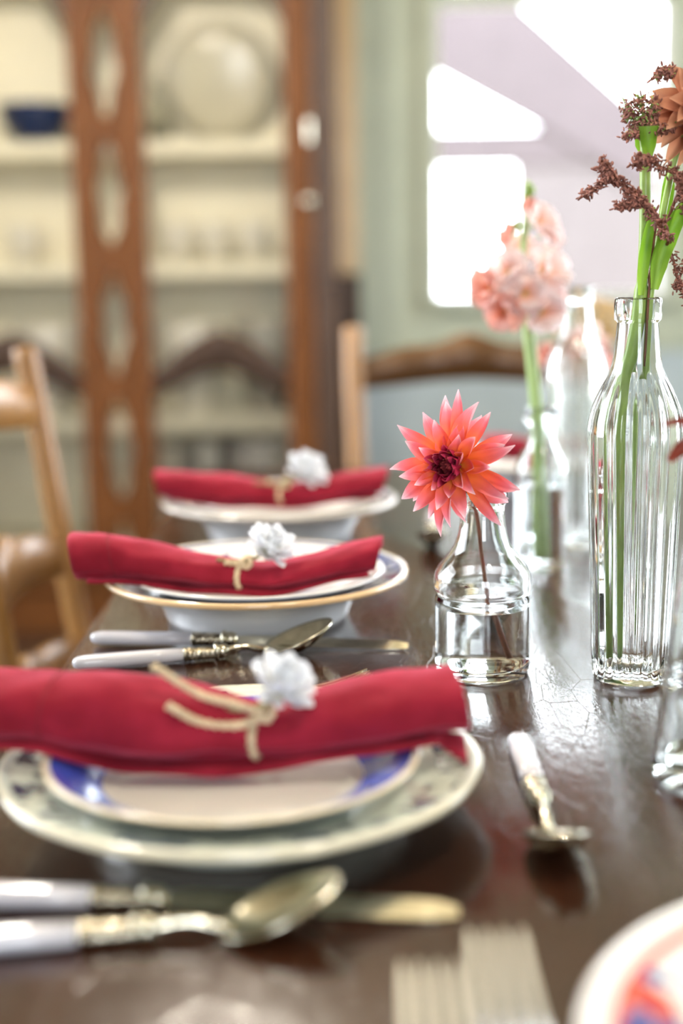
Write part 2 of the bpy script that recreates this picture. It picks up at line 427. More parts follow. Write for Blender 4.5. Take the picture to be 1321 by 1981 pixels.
def window(n, w, a, b, z0, z1, label):
    root = sroot('window_%d' % n, label)
    def P4(m):
        """window drawn in x,z with y=0 the inner wall face and +y outwards, then turned to its wall"""
        if w == 'back': return [(x, Y1+y, z) for x, y, z in m[0]], m[1]
        if w == 'rear': return [(x, Y0-y, z) for x, y, z in m[0]], m[1]
        if w == 'right': return [(X1+y, x, z) for x, y, z in m[0]], m[1]
        return [(X0-y, x, z) for x, y, z in m[0]], m[1]
    mt = M['sage'] if w == 'back' else M['white_paint']
    cw = .05
    for q in (bbox(a-cw, a, -.026, .0, z0-cw, z1+cw), bbox(b, b+cw, -.026, 0, z0-cw, z1+cw), bbox(a, b, -.026, 0, z1, z1+cw)):
        part('casing', P4(q), mt, root, False)
    part('window_sill', P4(bbox(a, b, -.05, .05, z0-.03, z0, .006)), mt, root, False)
    s = .018
    for q in (bbox(a, a+s*.3, .05, .09, z0, z1, .002), bbox(b-s, b, .05, .09, z0, z1), bbox(a, b, .05, .09, z0, z0+s*.6, .002), bbox(a, b, .05, .09, z1-s*.6, z1, .002)):
        part('sash', P4(q), M['white_paint'], root, False)
    part('pane', P4(box(a, b, .068, .072, z0, z1)), M['pane'], root, False)
    if w == 'back': part('transom', P4(bbox(a, b, .03, .09, 1.853, 1.90, .006)), mt, root, False)
    else:
        part('glazing_bar', P4(box((a+b)/2-.012, (a+b)/2+.012, .055, .085, z0, z1)), M['white_paint'], root, False)
        part('glazing_bar', P4(box(a, b, .055, .085, (z0+z1)/2-.012, (z0+z1)/2+.012)), M['white_paint'], root, False)
for i, (w, a, b, z0, z1) in enumerate(WINS):
    window(i+1, w, a, b, z0, z1, 'bright window in green wall looking onto the timber porch' if i == 0 else 'daylight window in the %s wall, beyond the picture' % {'back': 'boarded', 'right': 'right-hand side', 'left': 'chair-side', 'rear': 'rear'}[w])

# outside the window: ground and the neighbouring timber porch
struct('ground', box(-16, 16, -16, 24, -.5, -.4), M['ground'], 'pale gravel yard outside the window')
po = thing('timber_porch', 'lilac grey timber porch with sloping rafter outside the window', 'porch', (1.1, 7.5, -.4))
part('rafter', prism([(.30, 2.42), (.30, 2.16), (1.12, 1.72), (1.75, 1.36), (1.92, 1.44), (1.48, 1.90), (.88, 2.42)], 7.42, 7.56), M['porch'], po, False, world=True)
part('tie_beam', bbox(-.2, 2.6, 7.44, 7.58, 1.56, 1.745, .01), M['porch'], po, False, world=True)
for i in range(9):
    part('board', bbox(.925+i*.13, 1.052+i*.13, 7.46, 7.5, -.4, 1.56, .004), M['porch_light'], po, False, world=True)
part('post', bbox(-.2, -.06, 7.44, 7.58, -.4, 2.6, .01), M['porch'], po, False, world=True)
part('post', bbox(2.46, 2.6, 7.44, 7.58, -.4, 1.56, .01), M['porch'], po, False, world=True)
part('header_beam', bbox(-.2, .62, 7.40, 7.60, 2.36, 2.6, .01), M['porch'], po, False, world=True)

# unseen globe lamps, added to brighten the table and the cabinet from above
def pendant(loc, watts, label, r=.11):
    p = thing('added_lamp', label, 'lamp', (loc[0], loc[1], H), 0, 'added unseen globe lamps')
    g = G('added_lamp_glow'); em = g.n('ShaderNodeEmission', {'Color': (1, .92, .79, 1), 'Strength': watts/(pi*4*pi*r*r)})
    g.t.links.new(em.outputs[0], g.out.inputs[0])
    dz = loc[2]-H
    part('ceiling_rose', lathe([(0, -.03), (.02, -.028), (.05, -.012), (.055, 0), (0, 0)], 24), M['white_paint'], p, True)
    part('cord', tube([(0, 0, -.028), (0, 0, dz+r+.03)], .004, 8), M['cabinet_dark'], p, 'all')
    part('gallery', lathe([(0, dz+r+.04), (.03, dz+r+.03), (.042, dz+r-.004), (0, dz+r-.006)], 24), M['tan_board'], p, True)
    part('globe', sphere(r, (0, 0, dz), 32, 20), g.m, p, 'all', label='glowing globe of the added lamp')
pendant((.35, .56, 2.0), 17, 'added unseen globe lamp over the near end of the table')  # added top light for the near plates, napkin and dahlia
pendant((-.62, 2.3, 2.26), 50, 'added unseen globe lamp in front of the cabinet', .08)  # added because daylight alone leaves the cabinet interior too dark

# ------------------------------------------------------------------ display cabinet
cb = thing('display_cabinet', 'tall brown oak display cabinet with cream shelves and carved doors', 'cabinet', (-.8, 4.2, 0))
CF = 4.0
def cp(name, m, mt='cabinet', par=None, smooth=False, label=None): return part(name, m, M[mt], par or cb, smooth, world=True, label=label)
cp('back_panel', box(-1.64, -.03, 4.23, 4.25, .1, 2.3), 'cream', label='cream painted back panel')
cp('side_panel', bbox(-1.66, -1.63, CF+.03, 4.42, 0, 2.32))
cp('side_panel', bbox(-.03, .0, CF+.03, 4.42, 0, 2.32), 'cabinet_dark')
cp('top', bbox(-1.70, .04, CF-.03, 4.43, 2.3, 2.36, .01))
cp('plinth', bbox(-1.66, .0, CF+.01, 4.42, 0, .12))
for z0, z1 in ((1.372, 1.418), (1.03, 1.078), (.585, .64), (.24, .28), (1.84, 1.87)):
    cp('shelf', bbox(-1.63, -.03, CF+.05, 4.23, z0, z1, .006), 'cream')
cp('corner_post', bbox(-.062, .0, CF-.005, CF+.06, .12, 2.3, .008), 'cabinet_dark')
cp('corner_post', bbox(-1.66, -1.60, CF-.005, CF+.06, .12, 2.3, .008), 'cabinet_dark')
def carved_crest(x0, x1, zb, h):
    """arched carved rail with scrolls and a shell boss"""
    n = 24; up = []; lo = []
    for i in range(n+1):
        t = i/n; x = x0+(x1-x0)*t; a = sin(pi*t)
        up.append((x, zb+.06+h*a**1.2+.008*abs(sin(9*pi*t)))); lo.append((x, zb+(h*.62)*a**1.5))
    ms = [prism(lo+up[::-1], CF+.012, CF+.032)]
    for i in range(7):
        t = (i+.5)/7; x = x0+(x1-x0)*t; a = sin(pi*t); z = zb+.035+h*.8*a**1.3
        rr = ring(.022+.006*a, .008, 18, 8)
        ms.append(xf(rr, Matrix.Translation((x, CF+.01, z)) @ Matrix.Rotation(R(90), 4, 'X')))
        ms.append(sphere(.010, (x, CF+.004, z), 10, 6))
    ms.append(sphere(.03, ((x0+x1)/2, CF+.012, zb+.045+h), 14, 8, (1, .5, .9)))
    return join(*ms)
def spandrel(x0, x1, z):
    """scalloped dark arch piece in the head of a door"""
    n = 28; lo = []
    for i in range(n+1):
        t = i/n; e = abs(2*t-1)
        lo.append((x0+(x1-x0)*t, z-.035-.17*e**2.6-.012*abs(sin(5*pi*t))))
    return prism(lo+[(x1, z), (x0, z)], CF+.01, CF+.034)
def cab_door(x0, x1, wl, wr, knob=False):
    d = cp('door', bbox(x0, x0+wl, CF, CF+.045, .13, 2.28, .006), label='carved glazed cabinet door')
    for m in (bbox(x1-wr, x1, CF, CF+.045, .13, 2.28, .006),): cp('stile', m, par=d)
    cp('rail', bbox(x0+wl, x1-wr, CF, CF+.045, .13, .22, .006), par=d)
    cp('rail', bbox(x0+wl, x1-wr, CF, CF+.045, 2.18, 2.28, .006), par=d)
    cp('carved_crest', carved_crest(x0+wl, x1-wr, .70, .115), 'cabinet_dark', d, 'all', 'dark carved arched rail with scrolls')
    cp('spandrel', spandrel(x0+wl, x1-wr, 1.93), 'cabinet_dark', d, False, 'dark scalloped arch')
    cp('pane', box(x0+wl, x1-wr, CF+.038, CF+.041, .22, 2.18), 'pane', d)
    if not knob: return
    cp('knob', sphere(.016, (x1-.012, CF-.02, 1.24), 14, 10), 'silver', d, 'all', 'shiny round knob')
    cp('hinge', bbox(x1-.012, x1-.002, CF-.006, CF, 1.40, 1.46, .002), 'silver', d)
cab_door(-.594, -.066, .058, .078, True)
cab_door(-1.20, -.680, .06, .058)
cab_door(-1.598, -1.206, .05, .05)
# openwork pilaster between the doors
V = []; F = []; N = 120
def openw(z):
    s = ((z-.40)/.36) % 1.0
    return .034*max(0, sin(pi*min(1, s/.82)))**.8 if s < .82 else 0
ms = []
for sd in (-1, 1):
    V = []; F = []
    for i in range(N+1):
        z = .13+(2.15)*i/N; w = openw(z)
        for y in (CF+.004, CF+.03):
            V += [(-.637+sd*.042, y, z), (-.637+sd*(w+.0005+.004*sin(z*60)*(w > .006)), y, z)]
    for i in range(N):
        a = i*4; b = a+4
        F += [(a, a+1, b+1, b), (a+2, b+2, b+3, a+3), (a, b, b+2, a+2), (a+1, a+3, b+3, b+1)]
    ms.append((V, F))
for i in range(6):
    zc = .40+.36*i+.295+.03
    ms.append(sphere(.02, (-.637, CF+.008, zc), 10, 6, (1, .5, 1.2)))
cp('fretwork', join(*ms), par=cb, smooth=False, label='pierced fretwork pilaster with pointed oval openings')

# things in the cabinet
china_white = plain('cream_glazed_china', C(236, 230, 214), .15, .03, 20, coat=.5)
china_grey = plain('grey_stoneware', C(168, 164, 152), .3, .08, 20)
M['china'] = china_white
navy = plain('navy_glazed_china', C(22, 40, 84), .12, .15, 12, coat=.6)
def vessel(name, prof, mat, loc, label, cat, sc=(1, 1, 1), extra=None, group=None):
    o = thing(name, label, cat, loc, 0, group)
    lm = lathe(prof, 32)
    part('body', ([(x*sc[0], y*sc[1], z*sc[2]) for x, y, z in lm[0]], lm[1]), mat, o, 'all')
    for n_, m_, mt_ in (extra or []): part(n_, m_, mt_, o, 'all')
    return o
bowl_p = [(0, .004), (.03, 0), (.05, 0), (.075, .03), (.095, .07), (.10, .09), (.096, .092), (.088, .07), (.07, .034), (.045, .012), (0, .01)]
SH1, SH2, SH3, SH4 = 1.418, 1.078, .64, .28
vessel('serving_dish', bowl_p, navy, (-.86, 4.14, SH1), 'navy blue oval serving dish on the upper cabinet shelf', 'dish', (1.08, .95, 1.15),
       [('handle', tube(smooth_path([(.100, -.03, .085), (.125, -.015, .085), (.125, .015, .085), (.100, .03, .085)], 5), .007, 8), navy),
        ('rim', mv(ring(.105, .005, 36, 8), 0, 0, .104), navy)])
pt = thing('standing_platter', 'large cream platter leaning against the cabinet back, upper shelf', 'platter', (-.33, 4.195, SH1))
pm = lathe([(0, .012), (.09, .010), (.12, .004), (.165, 0), (.168, .004), (.12, .012), (.09, .018), (0, .018)], 40)
part('well', xf(pm, Matrix.Translation((0, -.01, .168)) @ Matrix.Rotation(R(98), 4, 'X')), plain('greyish_cream_china', C(206, 200, 178), .25, .12, 5, coat=.3), pt, 'all')
part('rim', xf(ring(.166, .005, 40, 8, .002), Matrix.Translation((0, -.01, .168)) @ Matrix.Rotation(R(98), 4, 'X')), china_grey, pt, 'all')
jar_p = [(0, 0), (.03, 0), (.034, .01), (.034, .10), (.022, .12), (.022, .135), (.0195, .135), (.0195, .118), (.031, .098), (.031, .012), (0, .008)]
o = vessel('glass_jar', jar_p, M['glass'], (-.50, 4.10, SH1), 'small clear glass jar beside the fretwork, upper cabinet shelf', 'jar', (1, 1, 1), [('stopper', sphere(.02, (0, 0, .15), 14, 8), M['glass'])])
cup_p = [(0, .004), (.022, 0), (.028, 0), (.040, .03), (.046, .07), (.0475, .085), (.045, .086), (.042, .068), (.035, .03), (.02, .01), (0, .01)]
cup_handle = tube(smooth_path([(.042, 0, .068), (.066, 0, .066), (.07, 0, .04), (.040, 0, .028)], 6), .005, 8)
for x, lb in ((-.905, 'cream teacup alone behind the outer cabinet door, middle shelf'), (-.46, 'cream teacup beside the fretwork post, middle cabinet shelf'),
              (-.355, 'cream teacup between two others on the middle cabinet shelf'), (-.245, 'cream teacup next to the door stile with the knob, middle shelf')):
    vessel('teacup', cup_p, china_white, (x, 4.12, SH2), lb, 'cup', (1.05, 1.05, 1.25), [('handle', mv(cup_handle, .002, 0, .012), china_white)], 'teacups on the middle cabinet shelf')
big_p = [(0, .004), (.05, 0), (.055, .006), (.09, .05), (.105, .10), (.102, .102), (.085, .055), (.05, .012), (0, .01)]
for x, y, lb, mt in ((-.43, 4.145, 'white mixing bowl on the lower cabinet shelf, beside the fretwork', china_white), (-.22, 4.145, 'grey stoneware bowl on the lower cabinet shelf', china_grey),
                     (-.86, 4.145, 'white bowl on the lower shelf behind the outer cabinet door', china_white)):
    vessel('bowl', big_p, mt, (x, y, SH3), lb, 'bowl', (.92, .92, 2.6), [('foot', mv(ring(.048, .005, 28, 8), 0, 0, .006), mt)])
random.seed(5)
bk = [(.060, C(214, 206, 188), 'thick cream'), (.042, C(146, 140, 130), 'slim grey'), (.058, C(226, 222, 210), 'off-white'), (.036, C(88, 78, 68), 'slim dark brown'), (.055, C(206, 200, 192), 'pale grey'), (.048, C(232, 228, 220), 'white')]
x = -.525
for w, c, lb in bk:
    b = thing('book', lb+' book standing on the bottom cabinet shelf', 'book', (x+w/2, 4.14, SH4), 0, 'books on the bottom cabinet shelf')
    h = random.uniform(.24, .285); cm = plain('book_cover', c, .6, .06, 30)
    part('cover', join(bbox(-w/2, w/2, -.09, -.084, 0, h, .0015), bbox(-w/2, -w/2+.003, -.085, .09, 0, h, .001), bbox(w/2-.003, w/2, -.085, .09, 0, h, .001)), cm, b, False)
    part('pages', box(-w/2+.0031, w/2-.0031, -.0835, .086, .004, h-.004), china_white, b, False)
    x += w+.004

# ------------------------------------------------------------------ chairs
def slat(z0, z1, hw, arch, xo, tilt):
    """curved ladder-back slat, spanning y, bowed backwards, with a wavy top edge"""
    n = 26; V = []; F = []
    for i in range(n+1):
        t = -1+2*i/n; y = t*hw
        top = z1-arch+arch*(cos(t*pi)*.5+.5)**.8+arch*.25*cos(t*3*pi)*(1-abs(t)); bot = z0+arch*.35*(cos(t*pi)*.5+.5)
        bow = -.028*(1-t*t)
        for zz in (bot, top):
            for dx in (-.006, .006): V.append((xo-tilt*(zz-.45)+bow+dx, y, zz))
    for i in range(n):
        a = i*4; b = a+4
        F += [(a, b, b+1, a+1), (a+2, a+3, b+3, b+2), (a, a+2, b+2, b), (a+1, b+1, b+3, a+3)]
    F += [(0, 1, 3, 2), (n*4, n*4+2, n*4+3, n*4+1)]
    return V, F
def make_chair(label, sm, pm):
    ch = thing('ladder_back_chair', label, 'chair', group='ladder-back chairs at the table')
    TL = .14
    for s in (-1, 1):
        pts = [(-.19, s*.185, 0), (-.198, s*.19, .25), (-.2, s*.192, .45), (-.2-TL*.2, s*.195, .65), (-.2-TL*.42, s*.2, .87), (-.2-TL*.5, s*.2, .945), (-.2-TL*.51, s*.2, .958)]
        part('rear_post', tube(smooth_path(pts, 5), [.017]*26+[.0165, .015, .015, .012, .006], 14), pm, ch, 'all')
        part('front_leg', tube([(.17, s*.205, 0), (.17, s*.205, .03), (.17, s*.205, .36), (.17, s*.205, .455), (.17, s*.205, .462)], [.012, .017, .02, .018, .012], 14), pm, ch, 'all')
        part('side_stretcher', tube([(-.19, s*.187, .2), (.17, s*.205, .2)], .010, 10), pm, ch, 'all')
    part('front_stretcher', tube([(.17, -.205, .26), (.17, .205, .26)], .011, 10), pm, ch, 'all')
    part('rear_stretcher', tube([(-.197, -.188, .24), (-.197, .188, .24)], .010, 10), pm, ch, 'all')
    for z0, z1, ar in ((.852, .935, .032), (.648, .728, .03), (.52, .575, .02)):
        part('slat', slat(z0, z1, .195, ar, -.2, TL), sm, ch, 'all')
    # rush seat: four woven triangles round a centre, raised rail edges
    V = []; F = []; n = 20
    for j in range(n+1):
        for i in range(n+1):
            u = -1+2*i/n; v = -1+2*j/n; e = max(abs(u), abs(v))
            hw = .185+.018*(u+1)/2
            V.append((-.19+.18+u*.18, v*hw, .452+.014*(1-e**6)-.004*(1-e)+.0012*(int(e*n) % 2)))
    for j in range(n):
        for i in range(n): F.append((j*(n+1)+i, j*(n+1)+i+1, (j+1)*(n+1)+i+1, (j+1)*(n+1)+i))
    st = part('seat', (V, F), M['rush'], ch, 'all'); solidify(st, .022)
    return ch
c1 = make_chair('tan ladder-back chair tucked under the long side of the table', M['chair'], M['chair'])
c1.location = (-.155, 1.705, 0)
c2 = make_chair('brown ladder-back chair at the far end of the table, below the window', M['chair_dark'], M['chair'])
c2.location = (.225, 2.14, 0); c2.rotation_euler = (0, 0, R(-90))

# ------------------------------------------------------------------ dining table
TZ = .75
TX0, TX1, TY0, TY1 = -.231, .80, .06, 2.17
tb = thing('dining_table', 'long dark polished wooden dining table laid for a meal', 'table', ((TX0+TX1)/2, (TY0+TY1)/2, 0))
def top_mesh():
    # rounded edge slab
    prof = [(.012, 0), (.003, .004), (0, .013), (.001, .024), (.006, .031), (.014, .034)]
    V = []; F = []; cx = []
    for d, z in prof:
        r = .03; row = []
        for (sx, sy, a0) in ((1, 1, 0), (-1, 1, 90), (-1, -1, 180), (1, -1, 270)):
            for k in range(5):
                a = R(a0+k*22.5)
                X = (TX1 if sx > 0 else TX0)-sx*r; Y = (TY1 if sy > 0 else TY0)-sy*r
                V.append((X+(r-d)*cos(a), Y+(r-d)*sin(a), TZ-.034+z))
    n = 20
    for i in range(len(prof)-1):
        for k in range(n): F.append((i*n+k, i*n+(k+1) % n, (i+1)*n+(k+1) % n, (i+1)*n+k))
    F.append(tuple(range(n))[::-1]); F.append(tuple((len(prof)-1)*n+k for k in range(n)))
    return V, F
part('tabletop', top_mesh(), M['table'], tb, True, world=True)
for a, b, c, d in ((TX0+.06, TX0+.085, TY0+.1, TY1-.1), (TX1-.085, TX1-.06, TY0+.1, TY1-.1), (TX0+.1, TX1-.1, TY0+.06, TY0+.085), (TX0+.1, TX1-.1, TY1-.085, TY1-.06)):
    part('apron', bbox(a, b, c, d, .625, .716, .003), M['table'], tb, False, world=True)
legp = [(0, 0), (.018, 0), (.022, .02), (.02, .05), (.028, .12), (.034, .4), (.036, .52), (.03, .56), (.038, .58), (.038, .716), (0, .716)]
for x in (TX0+.075, TX1-.075):
    for y in (TY0+.075, TY1-.075):
        part('leg', mv(lathe(legp, 20), x, y, 0), M['table'], tb, True, world=True)

# ------------------------------------------------------------------ china
def deep_plate(name, label, Rr, h, well, mat, loc, wavy=0.0, group=None, dip=.010):
    """wide-rimmed deep plate standing on a tall foot ring"""
    fr = Rr*.59
    prof = [(0, .006), (fr-.008, .006), (fr-.006, 0), (fr, 0), (fr+.002, .006), (fr+.006, .016), (fr+.014, well+.006),
            (Rr*.74, h-.014), (Rr*.94, h-.007), (Rr*.995, h-.005), (Rr, h-.002), (Rr*.985, h), (Rr*.95, h-.0015),
            (Rr*.74, h-dip), (fr+.012, well+.007), (fr+.002, well+.001), (fr-.01, well), (0, well)]
    o = tag(ob(name, mesh(name, lathe(prof, 96, (lambda i, r, z, a: r*(1+wavy*max(0, (r/Rr-.85)/.15)*cos(10*a))) if wavy else None), mat, 'all')), label, 'plate', group)
    o.location = loc
    return o
def flat_plate(name, label, Rr, h, mat, loc, group=None):
    fr = Rr*.58
    prof = [(0, .003), (fr-.006, .003), (fr-.004, 0), (fr, 0), (fr+.002, .003), (Rr*.75, .008), (Rr*.97, h-.003), (Rr, h-.0015), (Rr*.985, h),
            (Rr*.95, h-.0012), (Rr*.74, .0125), (Rr*.66, .0085), (Rr*.6, .0075), (0, .007)]
    o = tag(ob(name, mesh(name, lathe(prof, 96), mat, 'all')), label, 'plate', group)
    o.location = loc
    return o
china_green = china_mat('pale_china_blue_sprigs', .138, C(214, 222, 212), C(232, 224, 200), None, (.112, .130, [C(40, 54, 92), C(70, 84, 110)], 13.0), cover=.605)
china_blue = china_mat('white_china_cobalt_band', .107, C(240, 238, 230), C(236, 218, 184), (.074, .102, C(42, 68, 170)), None, True)
china_two = china_mat('white_china_blue_rim', .136, C(232, 233, 236), C(232, 196, 150), (.116, .130, C(92, 104, 150)), (.098, .116, [C(196, 96, 60), C(60, 70, 130)], 12.0))
china_two_t = china_mat('white_china_red_sprigs', .115, C(236, 236, 238), C(236, 232, 226), None, (.082, .106, [C(200, 104, 80), C(80, 88, 140)], 11.0))
china_three = china_mat('white_china_grey_rim', .137, C(232, 234, 238), C(222, 214, 206), (.122, .131, C(150, 158, 190)), None)
china_three_t = china_mat('plain_white_china', .114, C(238, 238, 238), C(234, 226, 214))
china_red = china_mat('white_china_red_blue_flowers', .152, C(240, 238, 240), C(246, 244, 244), (.1345, .1385, C(226, 92, 76)), (.03, .1345, [C(238, 168, 164), C(70, 92, 168), C(214, 84, 70)], 4.0), rs=42.0, cover=.62)
P1 = (-.060, .768); P2 = (-.077, 1.225); P3 = (-.072, 1.60); P4 = (.28, 1.93)
deep_plate('dinner_plate', 'large pale green-white plate with blue sprigs and wavy rim, under the cobalt-banded plate', .138, .034, .015, china_green, (*P1, TZ), .004, 'large plates under the smaller ones', .0065)
flat_plate('dessert_plate', 'white plate with broad cobalt blue band and cream edge, under the largest red napkin', .107, .0255, china_blue, (-.064, .758, TZ+.0155), 'smaller plates on top')
deep_plate('dinner_plate', 'deep white plate with blue rim on a tall foot, middle place setting', .136, .044, .020, china_two, (*P2, TZ), 0, 'large plates under the smaller ones')
flat_plate('dessert_plate', 'white plate with red and blue sprigs under the middle red napkin', .115, .024, china_two_t, (P2[0], P2[1], TZ+.0205), 'smaller plates on top')
deep_plate('dinner_plate', 'deep white plate with grey-blue line at the third red napkin', .137, .047, .020, china_three, (*P3, TZ), 0, 'large plates under the smaller ones')
flat_plate('dessert_plate', 'plain white plate directly under the third red napkin', .114, .026, china_three_t, (P3[0], P3[1], TZ+.0205), 'smaller plates on top')
deep_plate('dinner_plate', 'deep white plate at the head of the table, behind the coral dahlia', .137, .047, .020, china_three, (*P4, TZ), 0, 'large plates under the smaller ones')
flat_plate('painted_plate', 'white plate painted with red and blue flowers, cut off at the picture corner', .152, .026, china_red, (.236, .462, TZ))

# ------------------------------------------------------------------ rolled napkins
def interp(st, n):
    ps = smooth_path([Vector(s) for s in st], n)
    return ps
def napkin(label, st, yc, ry, xt, loc, hem=None, corner=False, seed=1):
    """st: (x, top z, bottom z) along the roll; the roll is drawn in world numbers, xt = where the twine pinches it"""
    rnd = random.Random(seed)
    nk = thing('rolled_napkin', label, 'napkin', loc, 0, 'red napkins rolled and tied with twine')
    ps = interp(st, 7); turns = 2.45; nt = 92
    ph = [rnd.uniform(0, 6.28) for _ in range(8)]
    def sec(p, t):
        x, zt, zb = p
        th = R(-148)-2*pi*turns*t
        d = abs(x-xt); pin = math.exp(-(d/.035)**2)
        rho = 1-.62*t**.9*(1 if t > .35 else t/.35*.35**.0)
        rho = 1-.30*max(0, t*turns-.92)
        w = 1+.085*math.exp(-d/.045)*cos(6*th+ph[0]+x*30)*(1-.4*pin)+.032*sin(3*th+ph[1]+x*52)+.026*sin(2*th-x*105+ph[2])+.018*sin(5*th+x*140+ph[3])+.010*sin(9*th-x*210+ph[5])
        if hem is not None and x < hem: w += .018
        q = rho*w
        hz = (zt-zb)/2; c, s = cos(th), sin(th)
        cc = math.copysign(abs(c)**.85, c); ss = math.copysign(abs(s)**.85, s)
        R_y = ry*(1-.22*pin)
        return Vector((x+.004*sin(th+ph[4])*(1 if x > xt else -1)*min(1, d/.08), yc+R_y*cc*q, (zt+zb)/2+hz*ss*q))
    V = []; F = []
    for p in ps:
        for j in range(nt+1): V.append(tuple(sec(p, j/nt)))
    for i in range(len(ps)-1):
        for j in range(nt): F.append((i*(nt+1)+j, (i+1)*(nt+1)+j, (i+1)*(nt+1)+j+1, i*(nt+1)+j+1))
    cl = part('rolled_cloth', (V, F), M['linen'], nk, 'all', world=True); solidify(cl, .0013, 0)
    # loose folded edge under the front of the roll
    V = []; F = []; m = 8; sel = [p for p in ps if ps[0].x+.012 < p.x < ps[-1].x-.008]
    for i, p in enumerate(sel):
        e = max(0, sin(pi*i/(len(sel)-1)))**.5
        hz = (p.z-p.y)/2
        for j in range(m+1):
            t = j/m; y = yc+ry*(.2-1.18*t-.05*sin(p.x*60)); z = p.z+.0012-.0035*e*t**2+.0012*sin(p.x*70+t*2)
            V.append((p.x, y, z))
    for i in range(len(sel)-1):
        for j in range(m): F.append((i*(m+1)+j, (i+1)*(m+1)+j, (i+1)*(m+1)+j+1, i*(m+1)+j+1))
    fe = part('folded_edge', (V, F), M['linen'], nk, 'all', world=True); solidify(fe, .0026, 0)
    if hem is not None:
        p = min(ps, key=lambda q: abs(q.x-hem)); pts = []
        for j in range(0, 40):
            q = sec(p, j/nt); c0 = Vector((q.x, yc, (p.y+p.z)/2)); pts.append(q+(q-c0).normalized()*.0009)
        part('hem_stitching', tube(pts, .0007, 6), M['linen_dark'], nk, 'all', world=True)
    if corner:
        p = ps[-1]; V = []; F = []
        for i in range(5):
            for j in range(5):
                u, v = i/4, j/4
                V.append((p.x-.022+.024*u, yc-ry*.5-.02*v*(.4+.6*u), p.z+.002-.011*v*u-.004*u))
        for i in range(4):
            for j in range(4): F.append((i*5+j, i*5+j+1, (i+1)*5+j+1, (i+1)*5+j))
        co_ = part('corner', (V, F), M['linen'], nk, 'all', world=True); solidify(co_, .0013, 0)
    return nk, ps, sec
N1 = [(-.2180, .8315, .7985), (-.1996, .831, .7975), (-.1825, .8307, .7975), (-.1678, .8302, .796), (-.1442, .8298, .790), (-.1236, .8279, .785), (-.094, .8221, .7825), (-.0704, .8165, .7825),
      (-.0467, .8090, .7849), (-.0318, .8115, .7859), (-.008, .8195, .7885), (.0158, .8244, .7925), (.0395, .8268, .7965), (.0662, .8304, .7984)]
N2 = [(-.2334, .834, .7975), (-.1988, .8325, .7975), (-.163, .825, .795), (-.1182, .8136, .7892), (-.0845, .8075, .7865), (-.0597, .8061, .787), (-.028, .8121, .7915), (-.0009, .82, .7965), (.0321, .8274, .8005)]
N3 = [(-.2118, .8302, .8018), (-.1662, .8264, .7975), (-.1188, .8214, .7925), (-.0654, .8127, .7915), (-.0237, .8181, .7936), (.018, .8253, .7985), (.0507, .829, .802)]
nap1 = napkin('largest red linen napkin roll, nearest the viewer, on the cobalt-banded plate', N1, .775, .030, -.0467, (-.06, .775, .783), -.168, True, 3)
nap2 = napkin('red linen napkin roll on the middle place setting, overhanging its plate', N2, 1.19, .028, -.0845, (-.1, 1.19, .787), -.2, False, 8)
nap3 = napkin('red linen napkin roll on the third plate, in front of the cabinet', N3, 1.60, .028, -.0654, (-.08, 1.60, .7915), None, False, 12)
N4 = [(.20, .825, .799), (.24, .822, .795), (.28, .817, .793), (.32, .822, .795), (.37, .826, .799)]
nap4 = napkin('red linen napkin roll at the head of the table, half hidden by the dahlia', N4, 1.93, .028, .28, (.28, 1.93, .793), None, False, 15)

# ------------------------------------------------------------------ twine
def twist(pts, r=.0013, n=7, pitch=.010):
    """two strands laid round each other along a path"""
    pts = [Vector(p) for p in pts]; A = []; B = []; s = 0; nrm = None
    for i, p in enumerate(pts):
        t = (pts[min(i+1, len(pts)-1)]-pts[max(i-1, 0)]).normalized()
        if i: s += (p-pts[i-1]).length
        nrm = t.orthogonal().normalized() if nrm is None else (nrm-t*nrm.dot(t)).normalized()
        b = t.cross(nrm); a = 2*pi*s/pitch; o = (nrm*cos(a)+b*sin(a))*r*.8
        A.append(p+o); B.append(p-o)
    return join(tube(A, r, n), tube(B, r, n))
def twine_tie(label, nap, xt, yc, ends, r):
    nk, ps, sec = nap
    p = min(ps, key=lambda q: abs(q.x-xt))
    lp = []
    ry = .0245
    for k in range(65):
        a = 2*pi*k/64; hz = (p.y-p.z)/2
        lp.append((p.x+.006*cos(a), yc+(ry+.0015)*cos(a), (p.y+p.z)/2+max(-hz+.0012, (hz+.003)*sin(a))))
    tw = thing('twine_tie', label, 'twine', (p.x, yc, p.z), 0, 'twine tied round the napkins')
    part('loop', twist(lp, r), M['twine'], tw, 'all', world=True)
    kx = (p.x+.002, yc-.016, p.y+.001)
    ks = []
    for k in range(40):
        a = k*.5; ks.append((kx[0]+.0042*cos(a), kx[1]+.0035*sin(a*1.3), kx[2]+.0035*sin(a*.7)))
    part('knot', tube(smooth_path(ks, 3), r*1.2, 7), M['twine'], tw, 'all', world=True)
    for e in ends:
        part('loose_end', twist(smooth_path([kx]+e, 10), r), M['twine'], tw, 'all', world=True)
    return tw
twine_tie('jute twine knotted round the largest napkin, with two long loose ends', nap1, -.0467, .775,
          [[(-.062, .758, .817), (-.083, .760, .823), (-.107, .758, .8400)], [(-.060, .752, .8065), (-.081, .750, .8095), (-.0985, .748, .8200)]], .0016)
twine_tie('jute twine tied round the middle red napkin', nap2, -.0845, 1.19, [[(-.094, 1.172, .81), (-.10, 1.168, .812)]], .0016)
twine_tie('jute twine tied round the third red napkin', nap3, -.0654, 1.60, [[(-.075, 1.582, .815), (-.085, 1.58, .818)]], .0016)
twine_tie('jute twine tied round the napkin at the head of the table', nap4, .28, 1.93, [[(.27, 1.91, .82), (.26, 1.905, .822)]], .0016)

